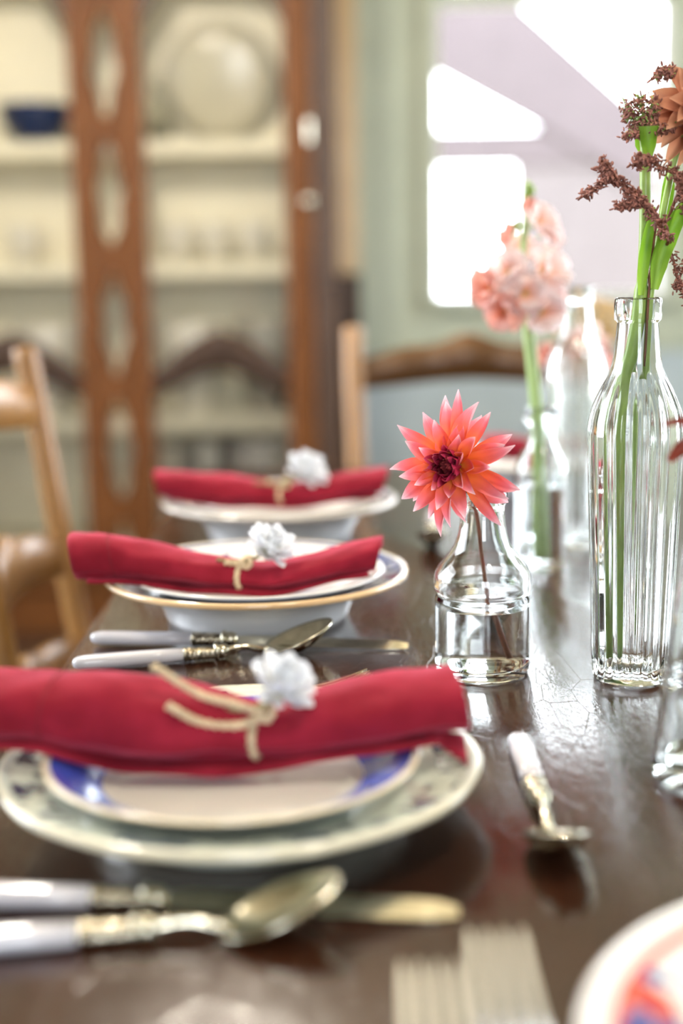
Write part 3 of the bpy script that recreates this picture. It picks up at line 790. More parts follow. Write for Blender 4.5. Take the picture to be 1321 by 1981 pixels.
# ------------------------------------------------------------------ petals and flowers
def petal(L, W, curl=.4, fold=.25, tip='point', nu=6, nv=10, wave=0, wav_n=5, back0=0.0, twist=0.0):
    """petal from the origin along +y, upper face +z; curl bends it up (+) or back (-) along its length"""
    V = []; F = []; UV = []; y = z = 0.0
    for j in range(nv+1):
        t = j/nv
        if j:
            a = back0+curl*(t-.5/nv); y += cos(a)*L/nv; z += sin(a)*L/nv
        if tip == 'point':
            tb_ = ((0, .42), (.2, .74), (.42, 1), (.62, .95), (.78, .70), (.9, .38), (1, .05))
            for (ta, wa_), (tc, wc) in zip(tb_, tb_[1:]):
                if ta <= t <= tc+1e-6: w = W*(wa_+(wc-wa_)*(t-ta)/(tc-ta))
        elif tip == 'blunt': w = W*(.45+.55*t)*(1 if t < .72 else math.sqrt(max(.02, 1-((t-.72)/.285)**2)))
        else: w = W*(.22+.78*math.sin(min(1, t*1.25)*pi/2))*(1 if t < .72 else math.sqrt(max(.03, 1-((t-.72)/.30)**2)))
        for i in range(nu+1):
            u = -1+2*i/nu
            hz = fold*w*u*u+wave*t*sin(wav_n*u*pi/2+7*t)*W; tw = twist*t*t
            V.append((u*w*cos(tw)-hz*sin(tw), y, z+u*w*sin(tw)+hz*cos(tw))); UV.append((i/nu, t))
    for j in range(nv):
        for i in range(nu): a = j*(nu+1)+i; F.append((a, a+1, a+nu+2, a+nu+1))
    return (V, F), UV
def petal_data(name, mat, **kw):
    m, uv = petal(**kw); return mesh(name, m, mat, 'all', uv)
def ring_petals(parent, datas, n, polar, r0, h, rnd, jp=5, ja=4, js=.1, off=0, name='petal', skip=None):
    """petals set round the parent's local z axis, leaning polar degrees away from it"""
    for k in range(n):
        if skip and k in skip: continue
        a = 2*pi*(k+off)/n+R(rnd.uniform(-ja, ja)); p = R(polar+rnd.uniform(-jp, jp))
        d = Vector((sin(p)*cos(a), sin(p)*sin(a), cos(p))); up = Vector((-cos(p)*cos(a), -cos(p)*sin(a), sin(p)))
        Mx = Matrix.Translation((r0*cos(a), r0*sin(a), h)) @ frame(d, up) @ Matrix.Rotation(R(rnd.uniform(-14, 14)), 4, 'Y')
        s = 1+rnd.uniform(-js, js)
        ob(name, rnd.choice(datas), parent, Mx @ Matrix.Diagonal((1+rnd.uniform(-.12, .12), s, 1, 1)))
def aim(axis, roll=0):
    """rotation taking local z to axis"""
    return Vector(axis).normalized().to_track_quat('Z', 'Y').to_matrix().to_4x4() @ Matrix.Rotation(roll, 4, 'Z')

# dried white flowers tucked under the twine
wp = [petal_data('petal', M['white_petal'], L=.0200, W=.0048, curl=c, fold=f, tip='blunt', nu=4, nv=7) for c, f in ((.7, .7), (.9, .9), (.5, .6))]
wp2 = [petal_data('petal', M['white_petal'], L=.0155, W=.0042, curl=c, fold=f, tip='blunt', nu=4, nv=7) for c, f in ((.8, .8), (1.1, 1.0))]
def white_flower(label, pos, axis, scale, stem_to, seed):
    rnd = random.Random(seed)
    fl_ = thing('white_dried_flower', label, 'flower', pos, 0, 'white flowers tied to the napkins')
    hd = ob('flower_head', mesh('flower_head', sphere(.0062, (0, 0, -.001), 12, 8), M['white_petal'], 'all'), fl_, aim(axis) @ Matrix.Scale(scale, 4))
    for n, po_, ds, r0, h in ((10, 88, wp, .003, -.001), (10, 72, wp, .003, .0), (9, 54, wp, .0028, .001), (8, 38, wp2, .0025, .003), (6, 22, wp2, .002, .004), (3, 8, wp2, .001, .005)):
        ring_petals(hd, ds, n, po_, r0, h, rnd, 7, 7, .12, rnd.random())
    back = Vector(axis).normalized()*-.004
    pts = [back]+[Vector(p)-Vector(pos) for p in stem_to]
    part('stem', tube(smooth_path(pts, 8), .0016, 8), M['dry_stem'], fl_, 'all')
    return fl_
white_flower('white many-petalled dried flower tied on the largest red napkin', (-.0365, .762, .8235), (.50, -.42, .75), 1.0, [(-.048, .759, .8150), (-.072, .759, .8130), (-.098, .761, .8160)], 4)
white_flower('white dried flower tied on the middle red napkin', (-.064, 1.178, .820), (.45, -.45, .75), 1.1, [(-.084, 1.176, .811), (-.108, 1.178, .812)], 9)
white_flower('white dried flower tied on the third red napkin, before the cabinet', (-.042, 1.585, .826), (.4, -.5, .7), 1.25, [(-.064, 1.58, .8165), (-.10, 1.58, .817)], 14)

# ------------------------------------------------------------------ cutlery (drawn along +x from the handle end, lying on z = 0)
def handle_parts(root, L=.118, sc=1.0):
    st = [(0, .0012, .001, .0062), (.0012, .0042, .0034, .0062), (.004, .0064, .0048, .0062), (.010, .0078, .0056, .0062), (.03, .0080, .0057, .0062), (L*.55, .0074, .0054, .0062), (L*.74, .0066, .0050, .0062)]
    part('handle', loft(st, 20, .8), M['pearl'], root, 'all', label='white mother-of-pearl handle')
    fe = [(L*.735+i*(L*.22)/22, .0072-.0012*i/22, .0056-.0008*i/22, .0062) for i in range(23)]
    part('ferrule', loft(fe, 20, .9, lambda x, a: 1+.07*sin(x*900)*cos(a*4)+.05*cos(x*1700)), M['silver_chased'], root, 'all', label='chased silver ferrule')
    part('collar', join(mv(xf(ring(.0052, .0022, 20, 8), Matrix.Rotation(R(90), 4, 'Y')), L*.965, 0, .0066), sphere(.0062, (L*1.01, 0, .0066), 16, 10, (1, 1, 1))), M['silver'], root, 'all')
def make_knife(label, loc, rz, L=.118, BL=.145, group='pearl-handled knives'):
    k = thing('table_knife', label, 'knife', loc, rz, group); handle_parts(k, L)
    n = 20; V = []; F = []
    for i in range(n+1):
        t = i/n; x = L*1.03+BL*t
        w1 = .0095*(1-.06*t); w0 = -.0075
        if t > .82: q = (t-.82)/.18; w1 *= math.sqrt(max(.02, 1-q**2.2)); w0 *= (1-.5*q**3)
        if t < .08: w0 = -.004-.0035*t/.08; w1 = .004+.0055*t/.08
        z = .0055-.003*t
        V += [(x, w0, z-.0012), (x, w0, z-.0008), (x, w1, z+.0022), (x, w1, z+.0014)]
    for i in range(n):
        for q in range(4): F.append((i*4+q, i*4+(q+1) % 4, i*4+4+(q+1) % 4, i*4+4+q))
    F += [(3, 2, 1, 0), (n*4, n*4+1, n*4+2, n*4+3)]
    part('blade', (V, F), M['silver'], k, True)
    return k
def make_spoon(label, loc, rz, L=.118, BL=.062, BW=.021, group='pearl-handled spoons'):
    s = thing('dessert_spoon', label, 'spoon', loc, rz, group); handle_parts(s, L)
    xb = L+.034; tau = R(21); D = .0118; z0 = .0036
    part('shaft', tube(smooth_path([(L*1.03, 0, .0066), (L+.012, 0, .0080), (L+.022, 0, .0082), (xb, 0, .0048), (xb+.006, 0, .0050)], 5), [.0030]*6+[.0026]*6+[.0028]*5+[.0034, .0030, .0026, .0020], 10, 1.2), M['silver'], s, 'all')
    V = []; F = []; n = 32; m = 10
    def edge(a):
        c, q = cos(a), sin(a); x = BL/2-BL/2*c
        return x, math.copysign(BW*abs(q)**.92*(1.06+.16*c), q)
    def lift(x, y, t):
        z = -D*(1-t**2.3); return (xb+x*cos(tau)-z*sin(tau), y, z0+x*sin(tau)+z*cos(tau))
    V.append(lift(BL*.46, 0, 0))
    for j in range(1, m+1):
        t = j/m
        for i in range(n):
            x, y = edge(2*pi*i/n); V.append(lift(BL*.46+(x-BL*.46)*t, y*t, t))
    for i in range(n): F.append((0, 1+i, 1+(i+1) % n))
    for j in range(m-1):
        for i in range(n): a = 1+j*n; F.append((a+i, a+n+i, a+n+(i+1) % n, a+(i+1) % n))
    bo = part('bowl', (V, F), M['silver'], s, 'all'); solidify(bo, .0012, 0)
    return s
def tine(x0, L, y0, y1, w, zf, n=10):
    V = []; F = []
    for i in range(n+1):
        t = i/n; x = x0+L*t; y = y0+(y1-y0)*t; q = w*(1-.25*t) if t < .88 else w*(1-.25*t)*(1-.65*((t-.88)/.12)**1.5)
        z = zf(x); h = w*.62
        V += [(x, y-q, z-h), (x, y+q, z-h), (x, y+q*.8, z+h), (x, y-q*.8, z+h)]
    for i in range(n):
        for k in range(4): F.append((i*4+k, i*4+(k+1) % 4, i*4+4+(k+1) % 4, i*4+4+k))
    F += [(3, 2, 1, 0), (n*4, n*4+1, n*4+2, n*4+3)]
    return V, F
def make_fork(label, loc, rz, hl=.118, FW=.0125, TL=.048, mat='silver', pearl=True, group='forks'):
    f = thing('table_fork', label, 'fork', loc, rz, group)
    L = hl; xs = L+.045; xe = xs+.022; tot = xe+TL
    def zf(x):
        t = (x-xs)/(tot-xs); return .0075-.0105*t*(1-t)*1.6+.010*max(0, t-.45)
    if pearl: handle_parts(f, L)
    else:
        part('handle', loft([(0, .003, .0010, .004), (.004, .008, .0014, .0042), (.02, .0095, .0016, .0046), (L*.6, .005, .0018, .008), (L, .0034, .0020, .0105)], 16, .8), M[mat], f, 'all')
    part('neck', tube(smooth_path([(L*1.0, 0, .0066 if pearl else .0105), (L+.02, 0, .0105), (xs+.002, 0, .0082)], 6), .0028, 10, 1.3), M[mat], f, 'all')
    n = 10; V = []; F = []
    for i in range(n+1):
        t = i/n; x = xs+(xe-xs)*t; w = .003+(FW-.003)*sin(pi/2*t)**.8; z = zf(x)
        V += [(x, -w, z-.0012), (x, w, z-.0012), (x, w*.96, z+.0012), (x, -w*.96, z+.0012)]
    for i in range(n):
        for k in range(4): F.append((i*4+k, i*4+(k+1) % 4, i*4+4+(k+1) % 4, i*4+4+k))
    F += [(3, 2, 1, 0), (n*4, n*4+1, n*4+2, n*4+3)]
    part('root', (V, F), M[mat], f, True)
    tw = FW/4*.66
    for k in range(4):
        y = -FW+FW/4+k*FW/2
        part('tine', tine(xe-.002, TL+.002, y, y*.97, tw, zf), M[mat], f, True)
    return f
def along(p, q):
    """place and heading of a piece of cutlery from handle end p to tip q"""
    return (p[0], p[1], TZ), math.atan2(q[1]-p[1], q[0]-p[0])
make_knife('pearl-handled knife lying nearest the viewer, blade beside the large plate', *along((-.212, .650), (.053, .629)))
make_spoon('pearl-handled spoon lying nearest the viewer beside the knife', *along((-.212, .595), (-.004, .620)))
make_knife('pearl-handled knife between the first and second red napkins', *along((-.212, 1.136), (.054, 1.106)))
make_spoon('pearl-handled spoon lying between the first and second red napkins', *along((-.213, 1.058), (.005, 1.112)))
make_spoon('pearl-handled spoon on the open table between large plate and bottles', *along((.1125, .870), (.110, .655)), .112, .066, .0165)
make_spoon('pearl-handled spoon behind the bottle with the dahlia', *along((.118, 1.36), (.112, 1.15)), .112, .066, .0165)
make_spoon('pearl-handled spoon near the third plate, behind the dahlia petals', *along((.112, 1.70), (.100, 1.50)), .112, .066, .0165)
make_fork('small fork half hidden behind the largest red napkin, tines showing', *along((-.205, .935), (.018, .996)))
make_fork('pearl-handled fork between the second and third plates', *along((-.21, 1.405), (.02, 1.42)))
make_fork('wide steel serving fork at the bottom edge, tines farther up the table', (.0655, .356, TZ+.004), R(90), .075, .0165, .082, 'steel', False, 'steel serving forks')
make_fork('steel serving fork at the bottom edge, partly under the wider fork', (.0345, .335, TZ), R(90), .075, .0160, .082, 'steel', False, 'steel serving forks')

# ------------------------------------------------------------------ bottles
def bottle(name, label, outer, inner, loc, n=64, rib=None, water=None, group='clear glass bottles'):
    """outer profile from the base centre to the lip, inner from the lip down to the floor of the bottle"""
    b = thing(name, label, 'bottle', loc, 0, group)
    gm = lathe(outer+inner, n, rib)
    part('glass', gm, M['glass'], b, True)
    if water:
        iw = [(r+.00025, z) for r, z in inner if z < water and r > 1e-6]
        # width of the bore at the water line
        top = next((i for i, (r, z) in enumerate(inner) if z < water))
        (ra, za), (rb, zb) = inner[top-1], inner[top]
        rw = rb+(ra-rb)*(water-zb)/(za-zb)+.00025
        zb0 = inner[-1][1]-.0002
        prof = [(0, water), (rw*.9, water), (rw, water+.0004)]+iw+[(0, zb0)]
        part('water', lathe(prof[::-1], n), M['water'], b, True)
    return b
small_o = [(0, .004), (.020, .0035), (.030, .001), (.0325, 0), (.0350, .0015), (.0360, .005), (.0362, .012), (.0362, .056), (.0360, .0595), (.0352, .0615), (.0352, .0632), (.0364, .0652),
           (.0369, .068), (.0369, .0755), (.0360, .0795), (.0338, .084), (.0300, .0885), (.0255, .0940), (.0215, .1005), (.0188, .108), (.0174, .116), (.0168, .1245), (.0166, .130), (.0172, .1312),
           (.0188, .1325), (.0190, .136), (.0188, .1405), (.0176, .143), (.0158, .1432)]
small_i = [(.0146, .141), (.0142, .132), (.0142, .122), (.0150, .114), (.0164, .107), (.0192, .0995), (.0232, .093), (.0280, .0872), (.0316, .082), (.0336, .0775), (.0340, .074), (.0336, .066), (.0330, .062),
           (.0334, .056), (.0336, .012), (.0325, .0085), (.029, .0068), (.020, .0075), (0, .0085)]
SB = (.1065, 1.038, TZ)
bottle('shouldered_bottle', 'small shouldered glass bottle holding the coral dahlia', small_o, small_i, SB, 72, None, .053)
def body(z): return .0285+.0060*min(1, z/.185)
tall_o = [(0, .007), (.016, .006), (.0225, .002), (.0245, 0), (.0272, .001), (.0284, .004)]
tall_o += [(body(z), z) for z in (.010, .018, .03, .05, .08, .11, .14, .165, .180)]
tall_o += [(.0345, .188), (.0337, .196), (.0318, .204), (.0288, .212), (.0252, .220), (.0215, .227), (.0186, .234), (.0170, .242), (.0160, .252), (.0151, .262), (.0147, .2665),
           (.0152, .2672), (.0168, .2685), (.0171, .272), (.0171, .280), (.0167, .2835), (.0155, .2842)]
tall_i = [(.0140, .283), (.0128, .274), (.0124, .264), (.0132, .252), (.0142, .242), (.0158, .234), (.0186, .227), (.0224, .2195), (.0260, .2115), (.0290, .2035), (.0308, .1955), (.0317, .187), (.0316, .180)]
tall_i += [(body(z)-.0028, z) for z in (.165, .14, .11, .08, .05, .03, .018)]+[(.0246, .012), (.020, .0105), (.010, .0125), (0, .0135)]
def ribbed(i, r, z, a):
    if i >= len(tall_o): return r
    f = max(0, min(1, (z-.006)/.012))*max(0, min(1, (.236-z)/.03))
    return r*(1+.058*f*(abs(cos(12*a+.35))**1.2-.6))
tall_n = 240
BT = bottle('ribbed_bottle', 'tall ribbed glass bottle holding russet sprays, green stem inside', tall_o, tall_i, (.2165, 1.018, TZ), tall_n, ribbed, None)
dup(BT, 'tall ribbed glass bottle farther back, blurred, just behind the pink stock', (.259, 1.53, TZ))
stock_o = [(0, .004), (.018, .003), (.0235, 0), (.0258, .002), (.0265, .007), (.0265, .10), (.0255, .108), (.0220, .117), (.0165, .125), (.0135, .132), (.0130, .145), (.0150, .149), (.0178, .151), (.0185, .156), (.0178, .163), (.0160, .166)]
stock_i = [(.0138, .164), (.0125, .155), (.0110, .145), (.0112, .133), (.0142, .124), (.0198, .115), (.0232, .107), (.0242, .100), (.0242, .012), (.022, .008), (0, .0075)]
bottle('slim_bottle', 'slim glass bottle holding the tall pink stock stem', stock_o, stock_i, (.205, 1.412, TZ), 48, None, .085)
bottle('slim_bottle', 'slim glass bottle of drooping pink blooms, behind the blurred ribbed bottle', stock_o, stock_i, (.300, 1.74, TZ), 40, None, .07)
bottle('slim_bottle', 'slim glass bottle holding the straw-coloured hydrangea head', stock_o, stock_i, (.358, 1.97, TZ), 40, None, .07)
car_o = [(0, .006), (.020, .005), (.029, .001), (.0325, 0), (.0362, .002), (.0378, .008), (.0370, .02), (.0335, .05), (.0300, .08), (.0270, .11), (.0235, .14), (.0200, .165), (.0180, .18), (.0195, .183), (.0205, .188), (.0195, .193), (.018, .194)]
car_i = [(.0165, .192), (.0155, .18), (.0172, .165), (.0208, .14), (.0244, .11), (.0274, .08), (.0309, .05), (.0342, .022), (.0345, .014), (.030, .011), (0, .012)]
bottle('tapered_carafe', 'clear tapered glass carafe cut off by the picture edge', car_o, car_i, (.224, .806, TZ), 64, None, None)

# ------------------------------------------------------------------ coral dahlia
rnd = random.Random(21)
dh = thing('coral_dahlia', 'coral pink spiky dahlia with dark burgundy centre, leaning on the small bottle', 'flower', (SB[0], SB[1], TZ+.011))
hp = Vector((.0815, 1.000, .9165)); hax = Vector((-.48, -.88, .16))
hl = hp-Vector(dh.location)
head = ob('flower_head', mesh('flower_head', sphere(.0085, (0, 0, -.006), 14, 10), M['pale_stem'], 'all'), dh, Matrix.Translation(hl) @ aim(hax, .4) @ Matrix.Scale(.91, 4))
def pd(mat, specs): return [petal_data('petal', M[mat], **k) for k in specs]
outer = pd('dahlia', [dict(L=.048, W=.0066, curl=-.35, fold=.8, back0=.12, twist=.3), dict(L=.050, W=.0058, curl=-.6, fold=1.1, back0=.2, twist=-.5), dict(L=.046, W=.0070, curl=.25, fold=.8, back0=-.05, wave=.08, twist=.2),
                      dict(L=.049, W=.0060, curl=.5, fold=1.2, back0=-.15, twist=-.2), dict(L=.044, W=.0072, curl=-.9, fold=.9, back0=.3, wave=.1, twist=.6)])
mid = pd('dahlia', [dict(L=.039, W=.0064, curl=.25, fold=.9, back0=.05, twist=.4), dict(L=.036, W=.0062, curl=-.8, fold=1.0, back0=.25, twist=-.3), dict(L=.041, W=.0058, curl=.6, fold=1.2, back0=-.1, twist=.2)])
inn = pd('dahlia', [dict(L=.027, W=.0056, curl=.6, fold=1.0, back0=0, twist=.4), dict(L=.024, W=.0060, curl=-1.1, fold=.9, back0=.4, twist=-.4), dict(L=.028, W=.0050, curl=.3, fold=1.2, back0=0)])
mag = pd('dahlia_in', [dict(L=.0215, W=.0044, curl=.7, fold=1.2, back0=0, nu=4, nv=7), dict(L=.0195, W=.0040, curl=.9, fold=1.3, back0=0, nu=4, nv=7)])
cor = pd('dahlia_core', [dict(L=.0165, W=.0026, curl=.8, fold=1.4, back0=0, nu=4, nv=6), dict(L=.0150, W=.0023, curl=1.0, fold=1.4, back0=0, nu=4, nv=6)])
for ds, n, po_, r0, h in ((outer, 9, 106, .006, -.009), (outer, 9, 92, .006, -.006), (outer, 9, 77, .006, -.003), (mid, 9, 64, .0065, -.001), (inn, 10, 52, .007, .0), (mag, 11, 42, .0075, .001), (mag, 12, 32, .007, .002),
                          (cor, 14, 26, .0068, .003), (cor, 13, 18, .0055, .0035), (cor, 11, 11, .004, .004), (cor, 8, 6, .0025, .0045), (cor, 4, 3, .001, .0045)):
    ring_petals(head, ds, n, po_, r0, h, rnd, 14, 12, .16, rnd.random())
part('stem', tube(smooth_path([hp-hax.normalized()*.010, (.0920, 1.032, .9080), (.0985, 1.0415, .893), (.1035, 1.046, .868), (.1075, 1.048, .835), (.113, 1.049, .800), (.1215, 1.05, .7600)], 8), .0016, 10), M['red_stem'], dh, 'all', world=True)

# ------------------------------------------------------------------ pink stock
def make_floret(datas, parent, pos, axis, rnd, scale=1.0, n=5, polar=(66, 42), name='floret', cm='pale_stem'):
    f = ob(name, mesh(name, join(sphere(.0035, (0, 0, -.004), 8, 6, (1, 1, 1.8))), M[cm], 'all'), parent, Matrix.Translation(pos) @ aim(axis, rnd.uniform(0, 6)) @ Matrix.Scale(scale, 4))
    ring_petals(f, datas, n, polar[0], .0018, 0, rnd, 12, 12, .15)
    ring_petals(f, datas, max(3, n-2), polar[1], .0014, .001, rnd, 12, 12, .15, .5)
    return f
bl = [petal_data('petal', M['blush'], L=.023, W=.014, curl=c, fold=.2, tip='round', wave=.25, nu=8, nv=8, back0=b) for c, b in ((-.6, .3), (.3, 0), (-.2, .1))]
pe = [petal_data('petal', M['peach'], L=.023, W=.014, curl=c, fold=.2, tip='round', wave=.25, nu=8, nv=8, back0=b) for c, b in ((-.6, .3), (.4, 0))]
st = thing('pink_stock_stem', 'tall stem of blush and peach ruffled stock flowers before the window', 'flower', (.205, 1.412, TZ+.009))
part('stem', tube(smooth_path([(.206, 1.412, .7605), (.2035, 1.412, .83), (.1985, 1.412, .92), (.190, 1.412, 1.0), (.1845, 1.412, 1.06), (.190, 1.412, 1.132)], 6), [.0062]*18+[.0055]*6+[.004]*6+[.002], 12), M['pale_stem'], st, 'all', world=True)
rnd = random.Random(31)
for (x, z, dy, m, s, ax) in ((.152, 1.036, -.012, 'p', 1.0, (-.8, -.5, .1)), (.166, 1.014, -.016, 'p', .95, (-.5, -.8, -.2)), (.170, 1.050, -.014, 'b', .95, (-.5, -.8, .3)), (.203, 1.050, -.010, 'b', 1.1, (.7, -.6, .3)),
                             (.200, 1.012, -.014, 'b', 1.0, (.4, -.9, -.1)), (.184, 1.030, -.022, 'b', .9, (0, -1, .2)), (.214, 1.034, .01, 'b', .9, (.9, -.1, 0)), (.171, 1.030, .016, 'p', .9, (-.6, .7, 0)),
                             (.197, 1.098, -.010, 'b', .85, (.6, -.6, .4)), (.207, 1.088, .006, 'b', .8, (.9, .1, .3)), (.172, 1.088, -.006, 'p', .55, (-.8, -.4, .3)), (.189, 1.112, -.006, 'p', .5, (.1, -.8, .5)), (.185, 1.070, .012, 'b', .8, (-.2, .8, .3))):
    ps_ = Vector((x, 1.412+dy, z))-Vector(st.location)
    make_floret(bl if m == 'b' else pe, st, ps_, ax, rnd, s)
for (x, z, dx) in ((.186, 1.128, -.004), (.192, 1.134, .003), (.1885, 1.138, 0), (.177, 1.100, -.01)):
    part('bud', sphere(.0045, (x, 1.408, z-.004), 10, 7, (.9, .9, 1.3)), M['green_stem'], st, 'all', world=True)

# drooping pink blooms farther back
pk = thing('pink_blooms', 'drooping pale pink blooms behind the blurred ribbed bottle', 'flower', (.300, 1.74, TZ+.009))
part('stem', tube(smooth_path([(.300, 1.74, .7605), (.301, 1.74, .86), (.300, 1.74, .93), (.296, 1.735, .955)], 6), .003, 8), M['pale_stem'], pk, 'all', world=True)
for (x, z, ax, m, s) in ((.264, .947, (-.7, -.6, -.1), 'p', .85), (.287, .925, (-.1, -.8, -.6), 'b', 1.0), (.316, .940, (.6, -.8, 0), 'p', .9), (.292, .957, (0, -.8, .5), 'b', 1.0), (.312, .965, (.5, -.5, .7), 'b', .8), (.275, .93, (-.6, .2, -.2), 'p', .8)):
    make_floret(bl if m == 'b' else pe, pk, Vector((x, 1.728, z))-Vector(pk.location), ax, rnd, s)
# straw-coloured hydrangea head
hy = thing('straw_hydrangea', 'rounded straw-coloured dried hydrangea head beside the ribbed bottle neck', 'flower', (.358, 1.97, TZ+.009))
part('stem', tube(smooth_path([(.358, 1.97, .7605), (.359, 1.97, .88), (.357, 1.97, .955)], 6), .003, 8), M['dry_stem'], hy, 'all', world=True)
sw = [petal_data('petal', M['straw'], L=.011, W=.0062, curl=c, fold=.2, tip='round', nu=4, nv=5, wave=.1) for c in (-.3, .3)]
rnd = random.Random(40)
for i in range(46):
    u = rnd.uniform(-.35, 1); a = i*2.4; q = math.sqrt(1-u*u); d = Vector((q*cos(a), q*sin(a), u))
    f = ob('floret', mesh('floret', sphere(.0022, (0, 0, 0), 6, 5), M['straw'], 'all'), hy, Matrix.Translation(Vector((.357, 1.97, .965))-Vector(hy.location)+Vector((d.x*.046, d.y*.046, d.z*.042))) @ aim(d, a))
    ring_petals(f, sw, 4, 72, .001, 0, rnd, 8, 8, .15)

# ------------------------------------------------------------------ russet sprays, bronze bloom and leaves in the tall ribbed bottle
BX, BY = .2165, 1.018
def lump(r, rnd):
    m = sphere(r, (0, 0, 0), 6, 4, (.62, .62, 1.7)); m = xf(m, aim((rnd.gauss(0, 1), rnd.gauss(0, 1), rnd.gauss(0, 1)+.4)))
    return [(x*(1+rnd.uniform(-.2, .2)), y*(1+rnd.uniform(-.2, .2)), z*(1+rnd.uniform(-.2, .2))) for x, y, z in m[0]], m[1]
def spray(name, label, stem, srad, branches, seed, mat='brown_bud', stem_mat='red_stem', dens=1.0, bs=.0017):
    """stem with side branches crowded with small buds; branches are polylines (points, spread)"""
    rnd = random.Random(seed)
    o = thing(name, label, 'flower', (BX, BY, TZ+.0145))
    part('stem', tube(smooth_path(stem, 8), srad, 8), M[stem_mat], o, 'all', world=True)
    twigs = []; buds = []
    for pts, spr in branches:
        pp = smooth_path(pts, 10); twigs.append(tube(pp, .0010, 6))
        for i, p in enumerate(pp):
            k = int((3.0+rnd.random()*3.0)*dens)
            for _ in range(k):
                d = Vector((rnd.gauss(0, 1), rnd.gauss(0, 1), rnd.gauss(0, 1))).normalized()*spr*rnd.uniform(.25, 1)
                e = p+d
                twigs.append(tube([p, p+d*.55+Vector((0, 0, .0008)), e], .0005, 4))
                for _ in range(rnd.choice((1, 2))):
                    l = lump(bs*rnd.uniform(.6, 1.25), rnd); j = e+Vector((rnd.gauss(0, 1), rnd.gauss(0, 1), rnd.gauss(0, 1)))*.0014
                    buds.append(mv(l, *j))
    part('twigs', join(*twigs), M[stem_mat], o, 'all', world=True)
    b = part('buds', join(*buds), M[mat], o, 'all', world=True); b['kind'] = 'stuff'
    return o
Y = 1.02
sprA = spray('russet_spray', 'upright green-stemmed russet cluster with pale green bract, above the ribbed bottle',
      [(.1975, 1.020, .7660), (.2000, 1.020, .83), (.2025, 1.019, .90), (.2060, 1.018, .965), (.2135, 1.017, 1.00), (.2180, 1.017, 1.034), (.2200, 1.018, 1.08), (.2195, 1.020, 1.135), (.2170, 1.02, 1.150)], [.0072]*24+[.0052]*18+[.0040]*14+[.0034]*9,
      [([(.218, Y, 1.150), (.210, Y, 1.160), (.205, Y, 1.168)], .007), ([(.218, Y, 1.152), (.216, Y-.004, 1.165), (.213, Y-.004, 1.173)], .007), ([(.219, Y, 1.152), (.224, Y, 1.162), (.2245, Y, 1.171)], .006),
       ([(.219, Y, 1.150), (.229, Y-.003, 1.151), (.238, Y-.004, 1.153)], .005), ([(.216, Y, 1.150), (.209, Y-.004, 1.149), (.2065, Y, 1.147)], .004), ([(.226, Y, 1.186), (.231, Y, 1.192), (.238, Y, 1.188)], .003)],
      51, 'brown_bud', 'green_stem', 1.0, .0013)
YF = 1.004
spray('russet_spray', 'russet brown arching spray reaching out towards the pink stock',
      [(.2225, 1.021, .985), (.2235, 1.020, 1.01), (.2245, 1.02, 1.035), (.2305, 1.022, 1.066), (.2345, 1.008, 1.0745), (.2176, 1.004, 1.0983)], .0012,
      [([(.2345, YF, 1.0745), (.228, YF, 1.086), (.2176, YF, 1.0983), (.208, YF, 1.107), (.1987, YF, 1.1146), (.190, YF, 1.121)], .0052), ([(.196, YF, 1.117), (.188, YF, 1.125), (.1865, YF, 1.129)], .0055), ([(.190, YF, 1.119), (.183, YF, 1.112), (.1735, YF, 1.105)], .0032),
       ([(.2176, YF, 1.0983), (.207, YF, 1.099), (.1965, YF, 1.099)], .0028)], 52, dens=1.0, bs=.0014)
spray('russet_spray', 'russet brown spray running past the picture edge, over the bottle neck',
      [(.2165, 1.026, .985), (.219, 1.026, 1.01), (.2215, 1.026, 1.035), (.232, 1.016, 1.075), (.243, 1.006, 1.110), (.262, 1.004, 1.112)], .0013,
      [([(.262, YF, 1.112), (.247, YF, 1.117), (.2281, YF, 1.1243), (.216, YF, 1.131), (.2105, YF, 1.127)], .0055), ([(.240, YF, 1.118), (.243, YF, 1.105), (.247, YF, 1.092)], .005), ([(.25, YF+.012, 1.11), (.256, YF+.012, 1.10), (.26, YF+.012, 1.085)], .006)], 53, dens=1.0, bs=.0014)
spray('russet_spray', 'thin dark russet spray hanging down at the picture edge',
      [(.2205, 1.012, .985), (.2215, 1.012, 1.01), (.2225, 1.012, 1.035), (.2275, 1.016, 1.083), (.2328, 1.02, 1.0799), (.2407, 1.018, 1.0616), (.2448, 1.016, 1.045), (.2528, 1.015, 1.0283)], .0009,
      [([(.236, 1.019, 1.073), (.2407, 1.018, 1.0616), (.2448, 1.016, 1.045), (.2528, 1.015, 1.0283)], .0024), ([(.246, 1.016, 1.05), (.252, 1.016, 1.06), (.258, 1.016, 1.07)], .004), ([(.2448, 1.016, 1.045), (.243, 1.016, 1.040)], .002)], 54, dens=.5, bs=.0013)
def leaf_thing(name, label, pts, widths, up, loc, mat='leaf', fold=.7, cat='leaf'):
    """blade following a path"""
    pp = smooth_path(pts, 8); n = len(pp); V = []; F = []; UV = []; nu = 6
    for i, p in enumerate(pp):
        t = (pp[min(i+1, n-1)]-pp[max(i-1, 0)]).normalized(); s = t.cross(Vector(up)).normalized(); q = s.cross(t)
        f = i/(n-1)*(len(widths)-1); k = min(int(f), len(widths)-2); w = widths[k]+(widths[k+1]-widths[k])*(f-k)
        for j in range(nu+1):
            u = -1+2*j/nu; V.append(tuple(p+s*u*w+q*fold*w*u*u)); UV.append((j/nu, i/(n-1)))
    for i in range(n-1):
        for j in range(nu): a = i*(nu+1)+j; F.append((a, a+1, a+nu+2, a+nu+1))
    return (V, F), UV
lv = thing('leafy_stem', 'bright green leafy stem rising from the neck of the tall ribbed bottle', 'stem', (BX, BY, TZ+.0145))
